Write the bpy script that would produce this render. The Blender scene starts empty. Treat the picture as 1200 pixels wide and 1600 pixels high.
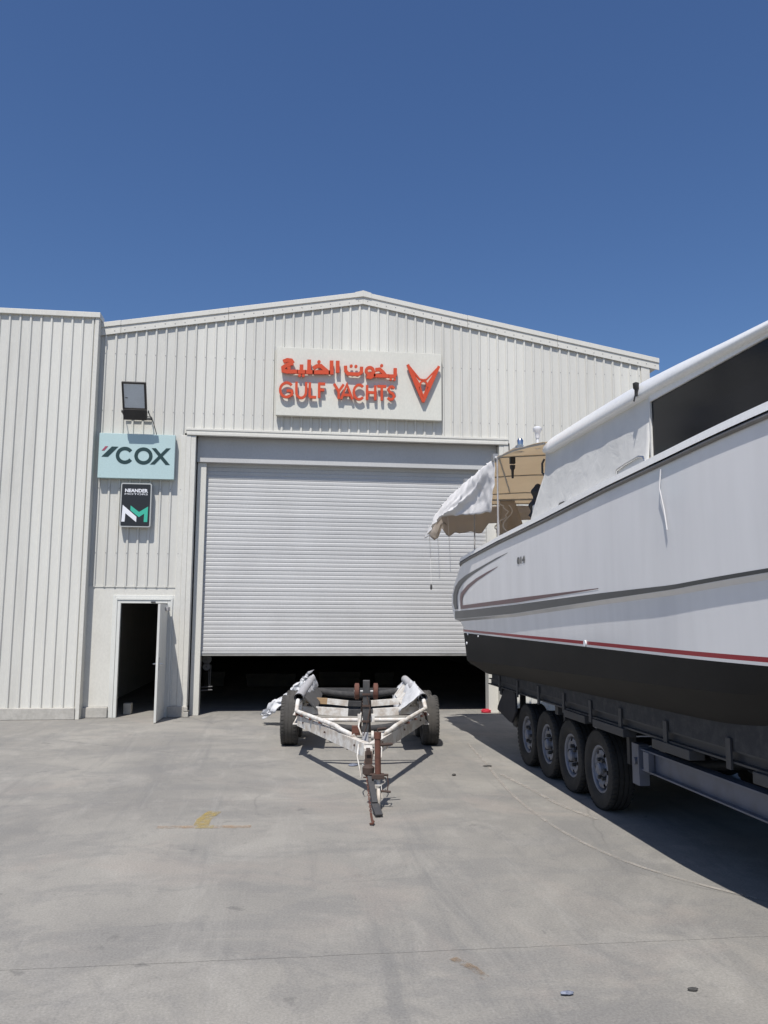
import bpy, bmesh, math, random
from mathutils import Vector, Matrix, noise
random.seed(7)
R = math.radians
SC = bpy.context.scene
COL = SC.collection

# ------------------------------------------------------------------ camera, sky, sun, exposure
PITCH, YAW, ROLL = math.atan(165 / 1280), R(7.0), R(0.3)
fw = Vector((math.sin(YAW) * math.cos(PITCH), math.cos(YAW) * math.cos(PITCH), math.sin(PITCH)))
rt = Vector((math.cos(YAW), -math.sin(YAW), 0)); up = rt.cross(fw)
rr = rt * math.cos(ROLL) + up * math.sin(ROLL); uu = up * math.cos(ROLL) - rt * math.sin(ROLL)
cam = bpy.data.cameras.new('camera'); cam_o = bpy.data.objects.new('camera', cam); COL.objects.link(cam_o)
cam.lens = 28.8; cam.sensor_width = 36; cam.clip_start = 0.05; cam.clip_end = 2000
M4 = Matrix((rr, uu, -fw)).transposed().to_4x4(); M4.translation = Vector((0, 0, 1.8)); cam_o.matrix_world = M4
SC.camera = cam_o

SUN_D = Vector((0.206, 0.53, -1)).normalized()          # direction the light travels
SUN_EL = math.asin(-SUN_D.z); SUN_AZ = math.atan2(-SUN_D.x, -SUN_D.y)
W = bpy.data.worlds.new('World'); SC.world = W; W.use_nodes = True
wn = W.node_tree.nodes; wn.clear()
sky = wn.new('ShaderNodeTexSky'); sky.sky_type = 'NISHITA'; sky.sun_disc = False
sky.sun_elevation = SUN_EL; sky.sun_rotation = SUN_AZ; sky.altitude = 0
sky.air_density = 1.15; sky.dust_density = 0.9; sky.ozone_density = 7.0
bg = wn.new('ShaderNodeBackground'); bg.inputs[1].default_value = 0.09
wo = wn.new('ShaderNodeOutputWorld')
hs = wn.new('ShaderNodeHueSaturation'); hs.inputs['Saturation'].default_value = 1.10; hs.inputs['Hue'].default_value = 0.507
W.node_tree.links.new(sky.outputs[0], hs.inputs['Color']); W.node_tree.links.new(hs.outputs[0], bg.inputs[0]); W.node_tree.links.new(bg.outputs[0], wo.inputs[0])
sl = bpy.data.lights.new('sun', 'SUN'); sl.energy = 4.6; sl.angle = R(0.53); sl.color = (1, 0.96, 0.9)
so = bpy.data.objects.new('sun', sl); COL.objects.link(so); so.location = (-8, -20, 40)
so.rotation_euler = SUN_D.to_track_quat('-Z', 'Y').to_euler()
SC.view_settings.view_transform = 'Standard'; SC.view_settings.look = 'None'
SC.view_settings.exposure = 0.15; SC.view_settings.gamma = 1.0; SC.view_settings.use_curve_mapping = False
SC.cycles.max_bounces = 8

# ------------------------------------------------------------------ materials
class NT:
    def __init__(s, name):
        s.m = bpy.data.materials.new(name); s.m.use_nodes = True
        s.t = s.m.node_tree; s.n = s.t.nodes; s.n.clear()
        s.out = s.n.new('ShaderNodeOutputMaterial'); s.b = s.n.new('ShaderNodeBsdfPrincipled')
        s.l(s.b.outputs[0], s.out.inputs[0]); s.tc = s.n.new('ShaderNodeTexCoord')
    def l(s, a, b): s.t.links.new(a, b)
    def mapping(s, scale=(1, 1, 1), rot=(0, 0, 0), loc=(0, 0, 0), world=False):
        m = s.n.new('ShaderNodeMapping'); m.inputs[3].default_value = scale; m.inputs[2].default_value = rot; m.inputs[1].default_value = loc
        if world:
            g = s.n.new('ShaderNodeNewGeometry'); s.l(g.outputs['Position'], m.inputs[0])
        else: s.l(s.tc.outputs['Object'], m.inputs[0])
        return m.outputs[0]
    def noise(s, vec, scale, detail=4, rough=0.6, dist=0.0):
        n = s.n.new('ShaderNodeTexNoise'); s.l(vec, n.inputs['Vector'])
        n.inputs['Scale'].default_value = scale; n.inputs['Detail'].default_value = detail
        n.inputs['Roughness'].default_value = rough; n.inputs['Distortion'].default_value = dist
        return n.outputs[0]
    def ramp(s, f, a, b, ca=(0, 0, 0, 1), cb=(1, 1, 1, 1)):
        r = s.n.new('ShaderNodeValToRGB'); s.l(f, r.inputs[0])
        r.color_ramp.elements[0].position = a; r.color_ramp.elements[1].position = b
        r.color_ramp.elements[0].color = ca; r.color_ramp.elements[1].color = cb
        return r.outputs[0]
    def mix(s, f, a, b, mode='MIX'):
        m = s.n.new('ShaderNodeMix'); m.data_type = 'RGBA'; m.blend_type = mode
        for i, v in ((0, f), (6, a), (7, b)):
            if hasattr(v, 'is_linked'): s.l(v, m.inputs[i])
            else: m.inputs[i].default_value = v if i == 0 else (*v, 1)[:4]
        return m.outputs[2]
    def bump(s, h, strength, dist=0.01):
        b = s.n.new('ShaderNodeBump'); s.l(h, b.inputs['Height']); b.inputs['Strength'].default_value = strength
        b.inputs['Distance'].default_value = dist; s.l(b.outputs[0], s.b.inputs['Normal']); return b
    def fin(s, col, rough=0.5, metal=0.0, spec=0.5):
        if hasattr(col, 'is_linked'): s.l(col, s.b.inputs['Base Color'])
        else: s.b.inputs['Base Color'].default_value = (*col, 1)
        if hasattr(rough, 'is_linked'): s.l(rough, s.b.inputs['Roughness'])
        else: s.b.inputs['Roughness'].default_value = rough
        s.b.inputs['Metallic'].default_value = metal; s.b.inputs['Specular IOR Level'].default_value = spec
        return s.m

def worn(name, col, dirt, rough=0.5, metal=0.0, scale=3.0, amount=(0.45, 0.75), stretch=(1, 1, 1), bump=0.0, fine=40, spec=0.5, amt=0.6):
    k = NT(name); v = k.mapping(stretch, world=True)
    f = k.ramp(k.noise(v, scale, 6, 0.65), amount[0], amount[1])
    g = k.ramp(k.noise(v, fine, 3, 0.6), 0.35, 0.7)
    d = k.mix(amt, (1, 1, 1), f, 'MIX')
    base = k.mix(f, col, tuple(c * (1 - amt) + e * amt for c, e in zip(col, dirt)))
    base = k.mix(0.08, base, g, 'MULTIPLY')
    if bump: k.bump(k.noise(v, fine, 4, 0.6), bump, 0.005)
    return k.fin(base, rough, metal, spec)

M = {}
M['cladding'] = worn('cladding paint', (0.61, 0.60, 0.555), (0.40, 0.385, 0.345), 0.42, scale=1.6, stretch=(3, 3, 0.35), amount=(0.5, 0.85), amt=0.45)
M['cladding_b'] = worn('cladding paint fresh', (0.66, 0.65, 0.60), (0.50, 0.48, 0.435), 0.42, scale=1.6, stretch=(3, 3, 0.35), amount=(0.5, 0.85), amt=0.4)
M['trim'] = worn('flashing paint', (0.65, 0.635, 0.58), (0.45, 0.43, 0.38), 0.4, scale=2.2, stretch=(1, 1, 0.5), amount=(0.5, 0.85), amt=0.4)
M['frame_white'] = worn('white door frame paint', (0.66, 0.66, 0.62), (0.42, 0.40, 0.36), 0.45, scale=2.5, stretch=(1, 1, 0.4), amount=(0.5, 0.8), amt=0.4)
M['shutter'] = worn('shutter paint', (0.515, 0.515, 0.51), (0.39, 0.385, 0.375), 0.55, scale=1.4, stretch=(0.8, 1, 0.5), amount=(0.42, 0.8), amt=0.45)
M['shutter_dark'] = worn('shutter bottom bar', (0.36, 0.36, 0.34), (0.16, 0.15, 0.13), 0.5, scale=5, stretch=(1, 1, 3), amount=(0.4, 0.7))
M['roof'] = worn('roof sheet', (0.5, 0.5, 0.48), (0.4, 0.38, 0.35), 0.5)
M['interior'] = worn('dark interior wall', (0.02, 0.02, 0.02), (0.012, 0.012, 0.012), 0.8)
M['plinth'] = worn('plinth concrete', (0.47, 0.45, 0.41), (0.25, 0.24, 0.21), 0.9, scale=6, bump=0.4, amount=(0.4, 0.75))
M['steel'] = worn('galvanised steel', (0.42, 0.42, 0.42), (0.25, 0.24, 0.22), 0.45, metal=0.6, scale=8)
M['screw'] = NT('screw head').fin((0.35, 0.34, 0.32), 0.5, 0.5)
M['black'] = worn('black plastic', (0.022, 0.022, 0.023), (0.05, 0.048, 0.045), 0.55, scale=8)
M['rubber'] = worn('tyre rubber', (0.017, 0.0165, 0.016), (0.055, 0.05, 0.044), 0.85, scale=7, amount=(0.35, 0.8), bump=0.2)
M['rubber_dusty'] = worn('dusty tyre rubber', (0.045, 0.043, 0.04), (0.11, 0.10, 0.09), 0.9, scale=6, amount=(0.3, 0.8), bump=0.25)
M['rim'] = worn('wheel paint', (0.19, 0.20, 0.235), (0.09, 0.085, 0.08), 0.45, metal=0.1, scale=9)
M['rim_dark'] = NT('lug and hole shade dark').fin((0.035, 0.035, 0.035), 0.6)
M['trailer_white'] = worn('chalky trailer paint', (0.70, 0.685, 0.65), (0.40, 0.33, 0.26), 0.6, scale=9, amount=(0.40, 0.60), amt=0.7, bump=0.2)
M['rust'] = worn('rusty steel', (0.15, 0.058, 0.038), (0.055, 0.03, 0.023), 0.85, scale=14, amount=(0.3, 0.7), bump=0.5)
M['rust_dark'] = worn('dark rusty steel', (0.06, 0.038, 0.03), (0.13, 0.06, 0.04), 0.8, scale=14, amount=(0.5, 0.8), bump=0.4)
M['dark_steel'] = worn('dark painted steel', (0.05, 0.05, 0.052), (0.12, 0.11, 0.10), 0.55, scale=9, bump=0.2)
M['grey_steel'] = worn('grey painted steel', (0.40, 0.40, 0.42), (0.22, 0.2, 0.18), 0.55, scale=9)
M['carpet'] = worn('bunk carpet', (0.04, 0.04, 0.042), (0.10, 0.095, 0.09), 0.95, scale=12, bump=0.6)
M['timber'] = worn('bare timber', (0.40, 0.27, 0.15), (0.25, 0.16, 0.09), 0.8, scale=10, stretch=(0.3, 1, 4))
M['bluegrey_steel'] = worn('blue grey trailer steel', (0.12, 0.13, 0.165), (0.07, 0.068, 0.07), 0.5, scale=5)
M['trailer_grey'] = worn('grey trailer rail', (0.04, 0.042, 0.048), (0.03, 0.028, 0.026), 0.55, scale=6)
M['gel'] = worn('white gelcoat', (0.755, 0.745, 0.745), (0.68, 0.67, 0.665), 0.14, scale=0.7, stretch=(1, 1.4, 0.22), amount=(0.45, 0.95), amt=0.3, fine=2.5)
M['gel_roof'] = worn('white hardtop', (0.80, 0.80, 0.79), (0.68, 0.66, 0.63), 0.3, scale=1.5, amount=(0.5, 0.9), amt=0.5)
M['antifoul'] = worn('black bottom paint', (0.011, 0.011, 0.0115), (0.024, 0.023, 0.022), 0.6, scale=1.6, stretch=(1, 1, 2), amount=(0.4, 0.8), spec=0.2)
M['red_line'] = NT('red boot stripe').fin((0.32, 0.018, 0.03), 0.3)
M['grey_line'] = worn('graphite stripe', (0.040, 0.043, 0.047), (0.065, 0.068, 0.072), 0.35, scale=2)
M['maroon_line'] = worn('faded maroon stripe', (0.11, 0.04, 0.046), (0.085, 0.065, 0.07), 0.35, scale=3)
M['rubrail'] = worn('grey rub rail', (0.22, 0.21, 0.2), (0.12, 0.11, 0.1), 0.5, scale=4)
M['chrome'] = NT('stainless steel').fin((0.6, 0.6, 0.6), 0.22, 1.0)
M['tint'] = NT('tinted window').fin((0.005, 0.006, 0.010), 0.12, 0.0, 0.16)
M['navy'] = worn('navy rubber flap', (0.012, 0.014, 0.022), (0.03, 0.03, 0.034), 0.6, scale=6)
M['orange'] = worn('orange red letter', (0.60, 0.075, 0.022), (0.48, 0.058, 0.02), 0.4, scale=6)
M['sign_white'] = worn('cream sign face', (0.66, 0.65, 0.58), (0.55, 0.53, 0.47), 0.35, scale=1.5, stretch=(1, 1, 0.5), amount=(0.45, 0.9), amt=0.4)
M['aqua'] = worn('pale aqua sign face', (0.46, 0.60, 0.60), (0.42, 0.54, 0.54), 0.35, scale=2, amt=0.5)
M['darkgreen'] = NT('dark green print').fin((0.018, 0.045, 0.045), 0.4)
M['pinkred'] = NT('muted red print').fin((0.34, 0.07, 0.11), 0.4)
M['sign_black'] = NT('black sign face').fin((0.02, 0.021, 0.023), 0.35)
M['sign_edge'] = NT('grey sign rim').fin((0.42, 0.43, 0.42), 0.45)
M['print_white'] = NT('white print').fin((0.74, 0.75, 0.78), 0.4)
M['print_teal'] = NT('teal print').fin((0.05, 0.42, 0.30), 0.4)
M['lampglass'] = worn('lamp glass with painted reflection', (0.62, 0.66, 0.68), (0.5, 0.52, 0.52), 0.25, scale=3)  # pale glass colour stands in for the reflection of the ground
M['lamp_housing'] = worn('dark lamp housing', (0.03, 0.027, 0.026), (0.05, 0.045, 0.042), 0.5, scale=6)
M['red_cloth'] = worn('red cloth', (0.45, 0.02, 0.04), (0.3, 0.015, 0.03), 0.9, scale=10)
M['blue_scrap'] = worn('blue scrap', (0.14, 0.16, 0.22), (0.4, 0.42, 0.48), 0.6, scale=40)
M['stone'] = worn('dark stone', (0.06, 0.058, 0.055), (0.12, 0.11, 0.1), 0.9, scale=30)
M['joint'] = NT('joint filler').fin((0.16, 0.152, 0.14), 0.95)
M['beige_box'] = worn('dim stand-in box', (0.10, 0.09, 0.08), (0.2, 0.16, 0.11), 0.85)  # for the boxes that stand in for faint light in the hall

def cloth(name, col, tr, amount=0.45, wrinkle=0.35):
    k = NT(name); v = k.mapping((1, 1, 1), world=True)
    c = k.mix(k.ramp(k.noise(v, 2.5, 5), 0.4, 0.8), col, tuple(x * 0.86 for x in col))
    k.fin(c, 0.8, 0, 0.2); k.bump(k.noise(v, 5, 4, 0.55, 0.6), wrinkle, 0.03)
    t = k.n.new('ShaderNodeBsdfTranslucent'); t.inputs[0].default_value = (*tr, 1)
    mx = k.n.new('ShaderNodeMixShader'); mx.inputs[0].default_value = amount
    k.l(k.b.outputs[0], mx.inputs[1]); k.l(t.outputs[0], mx.inputs[2]); k.l(mx.outputs[0], k.out.inputs[0])
    return k.m
M['awning'] = cloth('awning canvas', (0.80, 0.75, 0.66), (0.74, 0.64, 0.50), 0.52, 0.2)
M['curtain'] = cloth('white side canvas', (0.84, 0.83, 0.83), (0.66, 0.62, 0.58), 0.25)
M['curtain_shaded'] = cloth('curtain canvas in painted shade', (0.58, 0.53, 0.48), (0.58, 0.51, 0.44), 0.5)  # shade under the awning put into a darker canvas colour
M['panel_canvas'] = cloth('cabin canvas', (0.78, 0.77, 0.74), (0.5, 0.48, 0.44), 0.12, 0.3)
M['film'] = cloth('white plastic film', (0.78, 0.79, 0.81), (0.7, 0.7, 0.72), 0.3, 0.8)

def concrete():
    k = NT('yard concrete'); v = k.mapping((1, 1, 1), world=True)
    def amt(sock, a):
        m = k.n.new('ShaderNodeMath'); m.operation = 'MULTIPLY'; m.inputs[1].default_value = a; k.l(sock, m.inputs[0]); return m.outputs[0]
    big = k.ramp(k.noise(v, 0.30, 7, 0.66, 0.9), 0.40, 0.60)
    c = k.mix(big, (0.218, 0.209, 0.192), (0.285, 0.271, 0.243))
    # cloudy trowel patches with fairly crisp rims
    p = k.ramp(k.noise(k.mapping((0.9, 1.6, 1), (0, 0, R(20)), world=True), 0.85, 10, 0.72, 0.7), 0.48, 0.56)
    c = k.mix(amt(p, 0.42), c, (0.185, 0.181, 0.174))
    p2 = k.ramp(k.noise(k.mapping((1.4, 0.8, 1), (0, 0, R(-35)), (4, 2, 0), world=True), 1.0, 10, 0.74, 0.6), 0.53, 0.62)
    c = k.mix(amt(p2, 0.22), c, (0.385, 0.366, 0.33))
    p3 = k.ramp(k.noise(k.mapping((1, 1, 1), (0, 0, 0), (14, 22, 0), world=True), 2.6, 9, 0.74, 1.2), 0.55, 0.62)
    c = k.mix(amt(p3, 0.30), c, (0.17, 0.166, 0.16))
    # tyre and broom smears along the way in and out of the hall
    st = k.ramp(k.noise(k.mapping((2.6, 0.22, 1), (0, 0, R(-32)), world=True), 0.9, 8, 0.74, 0.7), 0.53, 0.66)
    c = k.mix(amt(st, 0.46), c, (0.165, 0.163, 0.158))
    st2 = k.ramp(k.noise(k.mapping((3.4, 0.3, 1), (0, 0, R(16)), world=True), 0.9, 8, 0.76, 0.7), 0.55, 0.70)
    c = k.mix(amt(st2, 0.28), c, (0.37, 0.357, 0.325))
    # oil drips
    sp = k.ramp(k.noise(k.mapping((1, 1.3, 1), world=True), 1.5, 6, 0.62, 0.8), 0.655, 0.70)
    c = k.mix(amt(sp, 0.5), c, (0.115, 0.112, 0.107))
    sp2 = k.ramp(k.noise(k.mapping((1, 1, 1), (0, 0, 0), (31, 7, 0), world=True), 4.5, 6, 0.62, 0.6), 0.67, 0.72)
    c = k.mix(amt(sp2, 0.5), c, (0.125, 0.122, 0.115))
    # pale scuffs, hairline scratches, brownish tint
    sc = k.ramp(k.noise(k.mapping((11, 1.0, 1), (0, 0, R(6)), world=True), 3.0, 6, 0.8), 0.62, 0.74)
    c = k.mix(amt(sc, 0.34), c, (0.44, 0.43, 0.405))
    pk = k.ramp(k.noise(k.mapping((1, 1, 1), (0, 0, 0), (9, 3, 0), world=True), 0.6, 7, 0.66, 1.0), 0.53, 0.64)
    c = k.mix(amt(pk, 0.30), c, (0.32, 0.28, 0.245))
    cr = k.n.new('ShaderNodeTexVoronoi'); cr.feature = 'DISTANCE_TO_EDGE'; cr.inputs['Scale'].default_value = 0.33
    wob = k.n.new('ShaderNodeMix'); wob.data_type = 'RGBA'; wob.inputs[0].default_value = 0.12; k.l(v, wob.inputs[6])
    nn = k.n.new('ShaderNodeTexNoise'); nn.inputs['Scale'].default_value = 2.2; nn.inputs['Detail'].default_value = 6; k.l(v, nn.inputs['Vector']); k.l(nn.outputs[1], wob.inputs[7]); k.l(wob.outputs[2], cr.inputs['Vector'])
    hair = k.ramp(cr.outputs[0], 0.0, 0.0045, (1, 1, 1, 1), (0, 0, 0, 1))
    gate = k.ramp(k.noise(v, 0.45, 2), 0.50, 0.60)
    hg = k.mix(1.0, hair, gate, 'MULTIPLY')
    c = k.mix(amt(hg, 0.45), c, (0.13, 0.127, 0.12))
    g = k.ramp(k.noise(v, 70, 5, 0.75), 0.32, 0.68, (0.76, 0.76, 0.76, 1), (1.16, 1.16, 1.16, 1))
    c = k.mix(1.0, c, g, 'MULTIPLY')
    k.bump(k.noise(v, 60, 6, 0.8), 0.12, 0.004)
    return k.fin(c, 0.9, 0, 0.25)
M['concrete'] = concrete()

def paintmark(name, col, cut=(0.42, 0.62), scale=9):
    k = NT(name); v = k.mapping(world=True); k.fin(col, 0.85, 0, 0.2)
    a = k.ramp(k.noise(v, scale, 7, 0.75), cut[0], cut[1])
    k.l(a, k.b.inputs['Alpha']); return k.m
M['yellow_mark'] = paintmark('worn yellow paint', (0.46, 0.34, 0.10), (0.38, 0.92), 11)
M['pink_mark'] = paintmark('worn orange paint', (0.44, 0.31, 0.20), (0.40, 0.95), 9)
M['pale_mark'] = paintmark('pale chalk line', (0.42, 0.39, 0.35), (0.36, 0.8), 7)
M['oil_mark'] = paintmark('rusty stain', (0.30, 0.22, 0.15), (0.45, 0.8), 8)

# ------------------------------------------------------------------ mesh helpers
class MB:
    def __init__(s): s.v = []; s.f = []; s.mi = []
    def add(s, vs, fs, mi=0):
        o = len(s.v); s.v += [tuple(v) for v in vs]; s.f += [tuple(i + o for i in f) for f in fs]; s.mi += [mi] * len(fs)
        return s
    def box(s, x0, x1, y0, y1, z0, z1, mi=0):
        return s.add([(x0, y0, z0), (x1, y0, z0), (x1, y1, z0), (x0, y1, z0), (x0, y0, z1), (x1, y0, z1), (x1, y1, z1), (x0, y1, z1)],
                     [(0, 3, 2, 1), (4, 5, 6, 7), (0, 1, 5, 4), (1, 2, 6, 5), (2, 3, 7, 6), (3, 0, 4, 7)], mi)
    def beam(s, a, b, w, h, upv=(0, 0, 1), mi=0):
        a, b = Vector(a), Vector(b); d = (b - a).normalized(); u = Vector(upv)
        sx = d.cross(u).normalized(); u = sx.cross(d).normalized()
        vs = [p + sx * i * w / 2 + u * j * h / 2 for p in (a, b) for i, j in ((-1, -1), (1, -1), (1, 1), (-1, 1))]
        return s.add(vs, [(3, 2, 1, 0), (4, 5, 6, 7), (0, 1, 5, 4), (1, 2, 6, 5), (2, 3, 7, 6), (3, 0, 4, 7)], mi)
    def tube(s, pts, r, n=10, caps=True, mi=0):
        pts = [Vector(p) for p in pts]; rs = r if isinstance(r, (list, tuple)) else [r] * len(pts)
        rings = []; prev = None
        for i, p in enumerate(pts):
            d = (pts[min(i + 1, len(pts) - 1)] - pts[max(i - 1, 0)]).normalized()
            if prev is None:
                u = Vector((0, 0, 1)) if abs(d.z) < 0.9 else Vector((1, 0, 0))
            else: u = prev
            sx = d.cross(u).normalized(); u = sx.cross(d).normalized(); prev = u
            rings.append([p + (sx * math.cos(2 * math.pi * k / n) + u * math.sin(2 * math.pi * k / n)) * rs[i] for k in range(n)])
        vs = [v for ring in rings for v in ring]; fs = []
        for i in range(len(pts) - 1):
            for k in range(n):
                fs.append((i * n + k, i * n + (k + 1) % n, (i + 1) * n + (k + 1) % n, (i + 1) * n + k))
        if caps: fs += [tuple(range(n - 1, -1, -1)), tuple((len(pts) - 1) * n + k for k in range(n))]
        return s.add(vs, fs, mi)
    def grid(s, nu, nv, fn, mi=0):
        vs = [fn(i / nu, j / nv) for j in range(nv + 1) for i in range(nu + 1)]
        fs = [(j * (nu + 1) + i, j * (nu + 1) + i + 1, (j + 1) * (nu + 1) + i + 1, (j + 1) * (nu + 1) + i) for j in range(nv) for i in range(nu)]
        return s.add(vs, fs, mi)
    def prism(s, poly, fn, d0, d1, mi=0):      # polygon (2D) pushed between two depths; fn(p, d) -> 3D
        n = len(poly)
        vs = [fn(p, d0) for p in poly] + [fn(p, d1) for p in poly]
        fs = [tuple(range(n)), tuple(range(2 * n - 1, n - 1, -1))] + [(i, n + i, n + (i + 1) % n, (i + 1) % n) for i in range(n)]
        return s.add(vs, fs, mi)
    def ribbon(s, pts, w, fn, d0, d1, closed=False, mi=0):
        P = [Vector((p[0], p[1])) for p in pts]; n = len(P); L = []; Rr = []
        for i in range(n):
            a = P[i - 1] if (i > 0 or closed) else None
            b = P[(i + 1) % n] if (i < n - 1 or closed) else None
            d1v = (P[i] - a).normalized() if a is not None else None
            d2v = (b - P[i]).normalized() if b is not None else None
            if d1v is None: d1v = d2v
            if d2v is None: d2v = d1v
            n1 = Vector((-d1v.y, d1v.x)); n2 = Vector((-d2v.y, d2v.x)); m = (n1 + n2)
            m = m.normalized() if m.length > 1e-6 else n1
            k = min(1.0 / max(m.dot(n1), 0.35), 2.0) * w / 2
            L.append(P[i] + m * k); Rr.append(P[i] - m * k)
        vs = [fn(p, d0) for p in L] + [fn(p, d0) for p in Rr] + [fn(p, d1) for p in L] + [fn(p, d1) for p in Rr]
        fs = []; rng = range(n if closed else n - 1)
        for i in rng:
            j = (i + 1) % n
            fs += [(i, j, n + j, n + i), (2 * n + i, 3 * n + i, 3 * n + j, 2 * n + j), (i, 2 * n + i, 2 * n + j, j), (n + i, n + j, 3 * n + j, 3 * n + i)]
        if not closed: fs += [(0, n, 3 * n, 2 * n), (n - 1, 3 * n - 1, 4 * n - 1, 2 * n - 1)]
        return s.add(vs, fs, mi)
    def lathe(s, prof, axis='x', n=40, c=(0, 0, 0), mi=0, closed=False):   # prof: (along, radius)
        vs = []
        for a, r in prof:
            for k in range(n):
                t = 2 * math.pi * k / n; p, q = r * math.cos(t), r * math.sin(t)
                v = {'x': (a, p, q), 'y': (p, a, q), 'z': (p, q, a)}[axis]
                vs.append((v[0] + c[0], v[1] + c[1], v[2] + c[2]))
        m = len(prof); fs = []
        for i in range(m if closed else m - 1):
            for k in range(n):
                fs.append((i * n + k, i * n + (k + 1) % n, ((i + 1) % m) * n + (k + 1) % n, ((i + 1) % m) * n + k))
        return s.add(vs, fs, mi)
    def mesh(s, name, mats, smooth=None, off=(0, 0, 0)):
        me = bpy.data.meshes.new(name)
        me.from_pydata([(v[0] - off[0], v[1] - off[1], v[2] - off[2]) for v in s.v], [], s.f)
        for m in (mats if isinstance(mats, list) else [mats]): me.materials.append(M[m])
        for p, i in zip(me.polygons, s.mi): p.material_index = i
        bm = bmesh.new(); bm.from_mesh(me); bmesh.ops.recalc_face_normals(bm, faces=bm.faces); bm.to_mesh(me); bm.free()
        if smooth is not None:
            me.polygons.foreach_set('use_smooth', [True] * len(me.polygons))
            try: me.set_sharp_from_angle(angle=R(smooth))
            except Exception: pass
        return me
    def build(s, name, mats, parent=None, smooth=None, bevel=0.0, off=None):
        o0 = Vector((0, 0, 0))
        q = parent
        while q is not None: o0 += q.location; q = q.parent
        if parent is not None and off is None and parent.get('local'): o0 = Vector((0, 0, 0))
        me = s.mesh(name, mats, smooth, o0 if off is None else off)
        o = bpy.data.objects.new(name, me); COL.objects.link(o); o.parent = parent
        if bevel:
            b = o.modifiers.new('bevel', 'BEVEL'); b.width = bevel; b.segments = 2; b.limit_method = 'ANGLE'; b.angle_limit = R(35); b.harden_normals = True
            me.polygons.foreach_set('use_smooth', [True] * len(me.polygons))
            try: me.set_sharp_from_angle(angle=R(35))
            except Exception: pass
        return o

def thing(name, label, cat, loc=(0, 0, 0), rz=0.0, group=None, local=False):
    o = bpy.data.objects.new(name, None); o.empty_display_size = 0.2; COL.objects.link(o)
    o.location = loc; o.rotation_euler = (0, 0, rz); o['label'] = label; o['category'] = cat
    if group: o['group'] = group
    if local: o['local'] = 1
    return o
def tag(o, label, cat, group=None):
    o['label'] = label; o['category'] = cat
    if group: o['group'] = group
    return o
def inst(me, name, parent, loc=(0, 0, 0), rot=(0, 0, 0), scale=(1, 1, 1)):
    o = bpy.data.objects.new(name, me); COL.objects.link(o); o.parent = parent
    o.location = loc; o.rotation_euler = rot; o.scale = scale; return o
def lerp(a, b, t): return a + (b - a) * t
def interp(pts, x):
    pts = sorted(pts)
    if x <= pts[0][0]: return pts[0][1]
    for (x0, y0), (x1, y1) in zip(pts, pts[1:]):
        if x <= x1: return lerp(y0, y1, (x - x0) / (x1 - x0))
    return pts[-1][1]
def nz(*p): return noise.noise(Vector(p))

# ------------------------------------------------------------------ ground: sheet, poured slabs with joints
g = bpy.data.objects.new('ground', MB().add([(-400, -400, -0.016), (400, -400, -0.016), (400, 400, -0.016), (-400, 400, -0.016)], [(0, 1, 2, 3)]).mesh('ground', 'joint'))
COL.objects.link(g); g['kind'] = 'structure'
def jointline(y, amp, seed, x0=-9, x1=9, n=220):
    pts = []
    for i in range(n + 1):
        x = lerp(x0, x1, i / n)
        e = nz(x * 7, seed, 0) * amp + nz(x * 23, seed, 3) * amp * 0.6
        if nz(x * 3.1, seed, 9) > 0.42: e += amp * 1.6 * abs(nz(x * 31, seed, 5))
        pts.append((x, y + e))
    return pts
def slab(near, far):
    b = MB()
    nn = [(-40, near[0][1])] + near + [(40, near[-1][1])]; ff = [(-40, far[0][1])] + far + [(40, far[-1][1])]
    n = len(nn)
    vs = [(x, y, 0) for x, y in nn] + [(x, y, 0) for x, y in ff] + [(x, y, -0.03) for x, y in nn] + [(x, y, -0.03) for x, y in ff]
    fs = []
    for i in range(n - 1):
        fs += [(i, i + 1, n + i + 1, n + i), (2 * n + i, 2 * n + i + 1, i + 1, i), (n + i, n + i + 1, 3 * n + i + 1, 3 * n + i)]
    b.add(vs, fs)
    o = bpy.data.objects.new('slab', b.mesh('slab', 'concrete')); COL.objects.link(o); o.parent = g; return o
def flat(y): return [(-9 + i * 18 / 220, y) for i in range(221)]
slab(flat(-14), jointline(4.657, 0.009, 1.0)); slab(jointline(4.663, 0.009, 1.0), jointline(8.497, 0.001, 2.0))
slab(jointline(8.5, 0.001, 6.0), flat(15.43)); slab(flat(15.435), flat(42))

def mark(name, label, cat, polys, mats):
    b = MB()
    for pts, w, mi in polys:
        b.ribbon(pts, w, lambda p, d: (p[0], p[1], d), 0.004, 0.0045, mi=mi)
    return tag(b.build(name, mats), label, cat)
mark('floor_mark', 'faded yellow and orange T-shaped paint mark on the concrete, left of the empty trailer', 'paint mark',
     [([(-1.03, 7.51), (-0.85, 7.5), (-0.70, 7.49)], 0.085, 1), ([(-0.70, 7.488), (-0.55, 7.478)], 0.10, 0), ([(-0.55, 7.476), (-0.40, 7.465), (-0.23, 7.455)], 0.085, 1),
      ([(-0.66, 7.54), (-0.655, 7.75), (-0.61, 7.95), (-0.58, 8.05)], 0.13, 0)], ['yellow_mark', 'pink_mark'])
def smooth_line(pts, n=8):
    out = []
    for i in range(len(pts) - 1):
        p0, p1, p2, p3 = [Vector(pts[max(0, min(len(pts) - 1, j))]) for j in (i - 1, i, i + 1, i + 2)]
        for k in range(n):
            t = k / n
            out.append(0.5 * ((2 * p1) + (p2 - p0) * t + (2 * p0 - 5 * p1 + 4 * p2 - p3) * t * t + (3 * p1 - p0 - 3 * p2 + p3) * t ** 3))
    out.append(Vector(pts[-1])); return out
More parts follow.
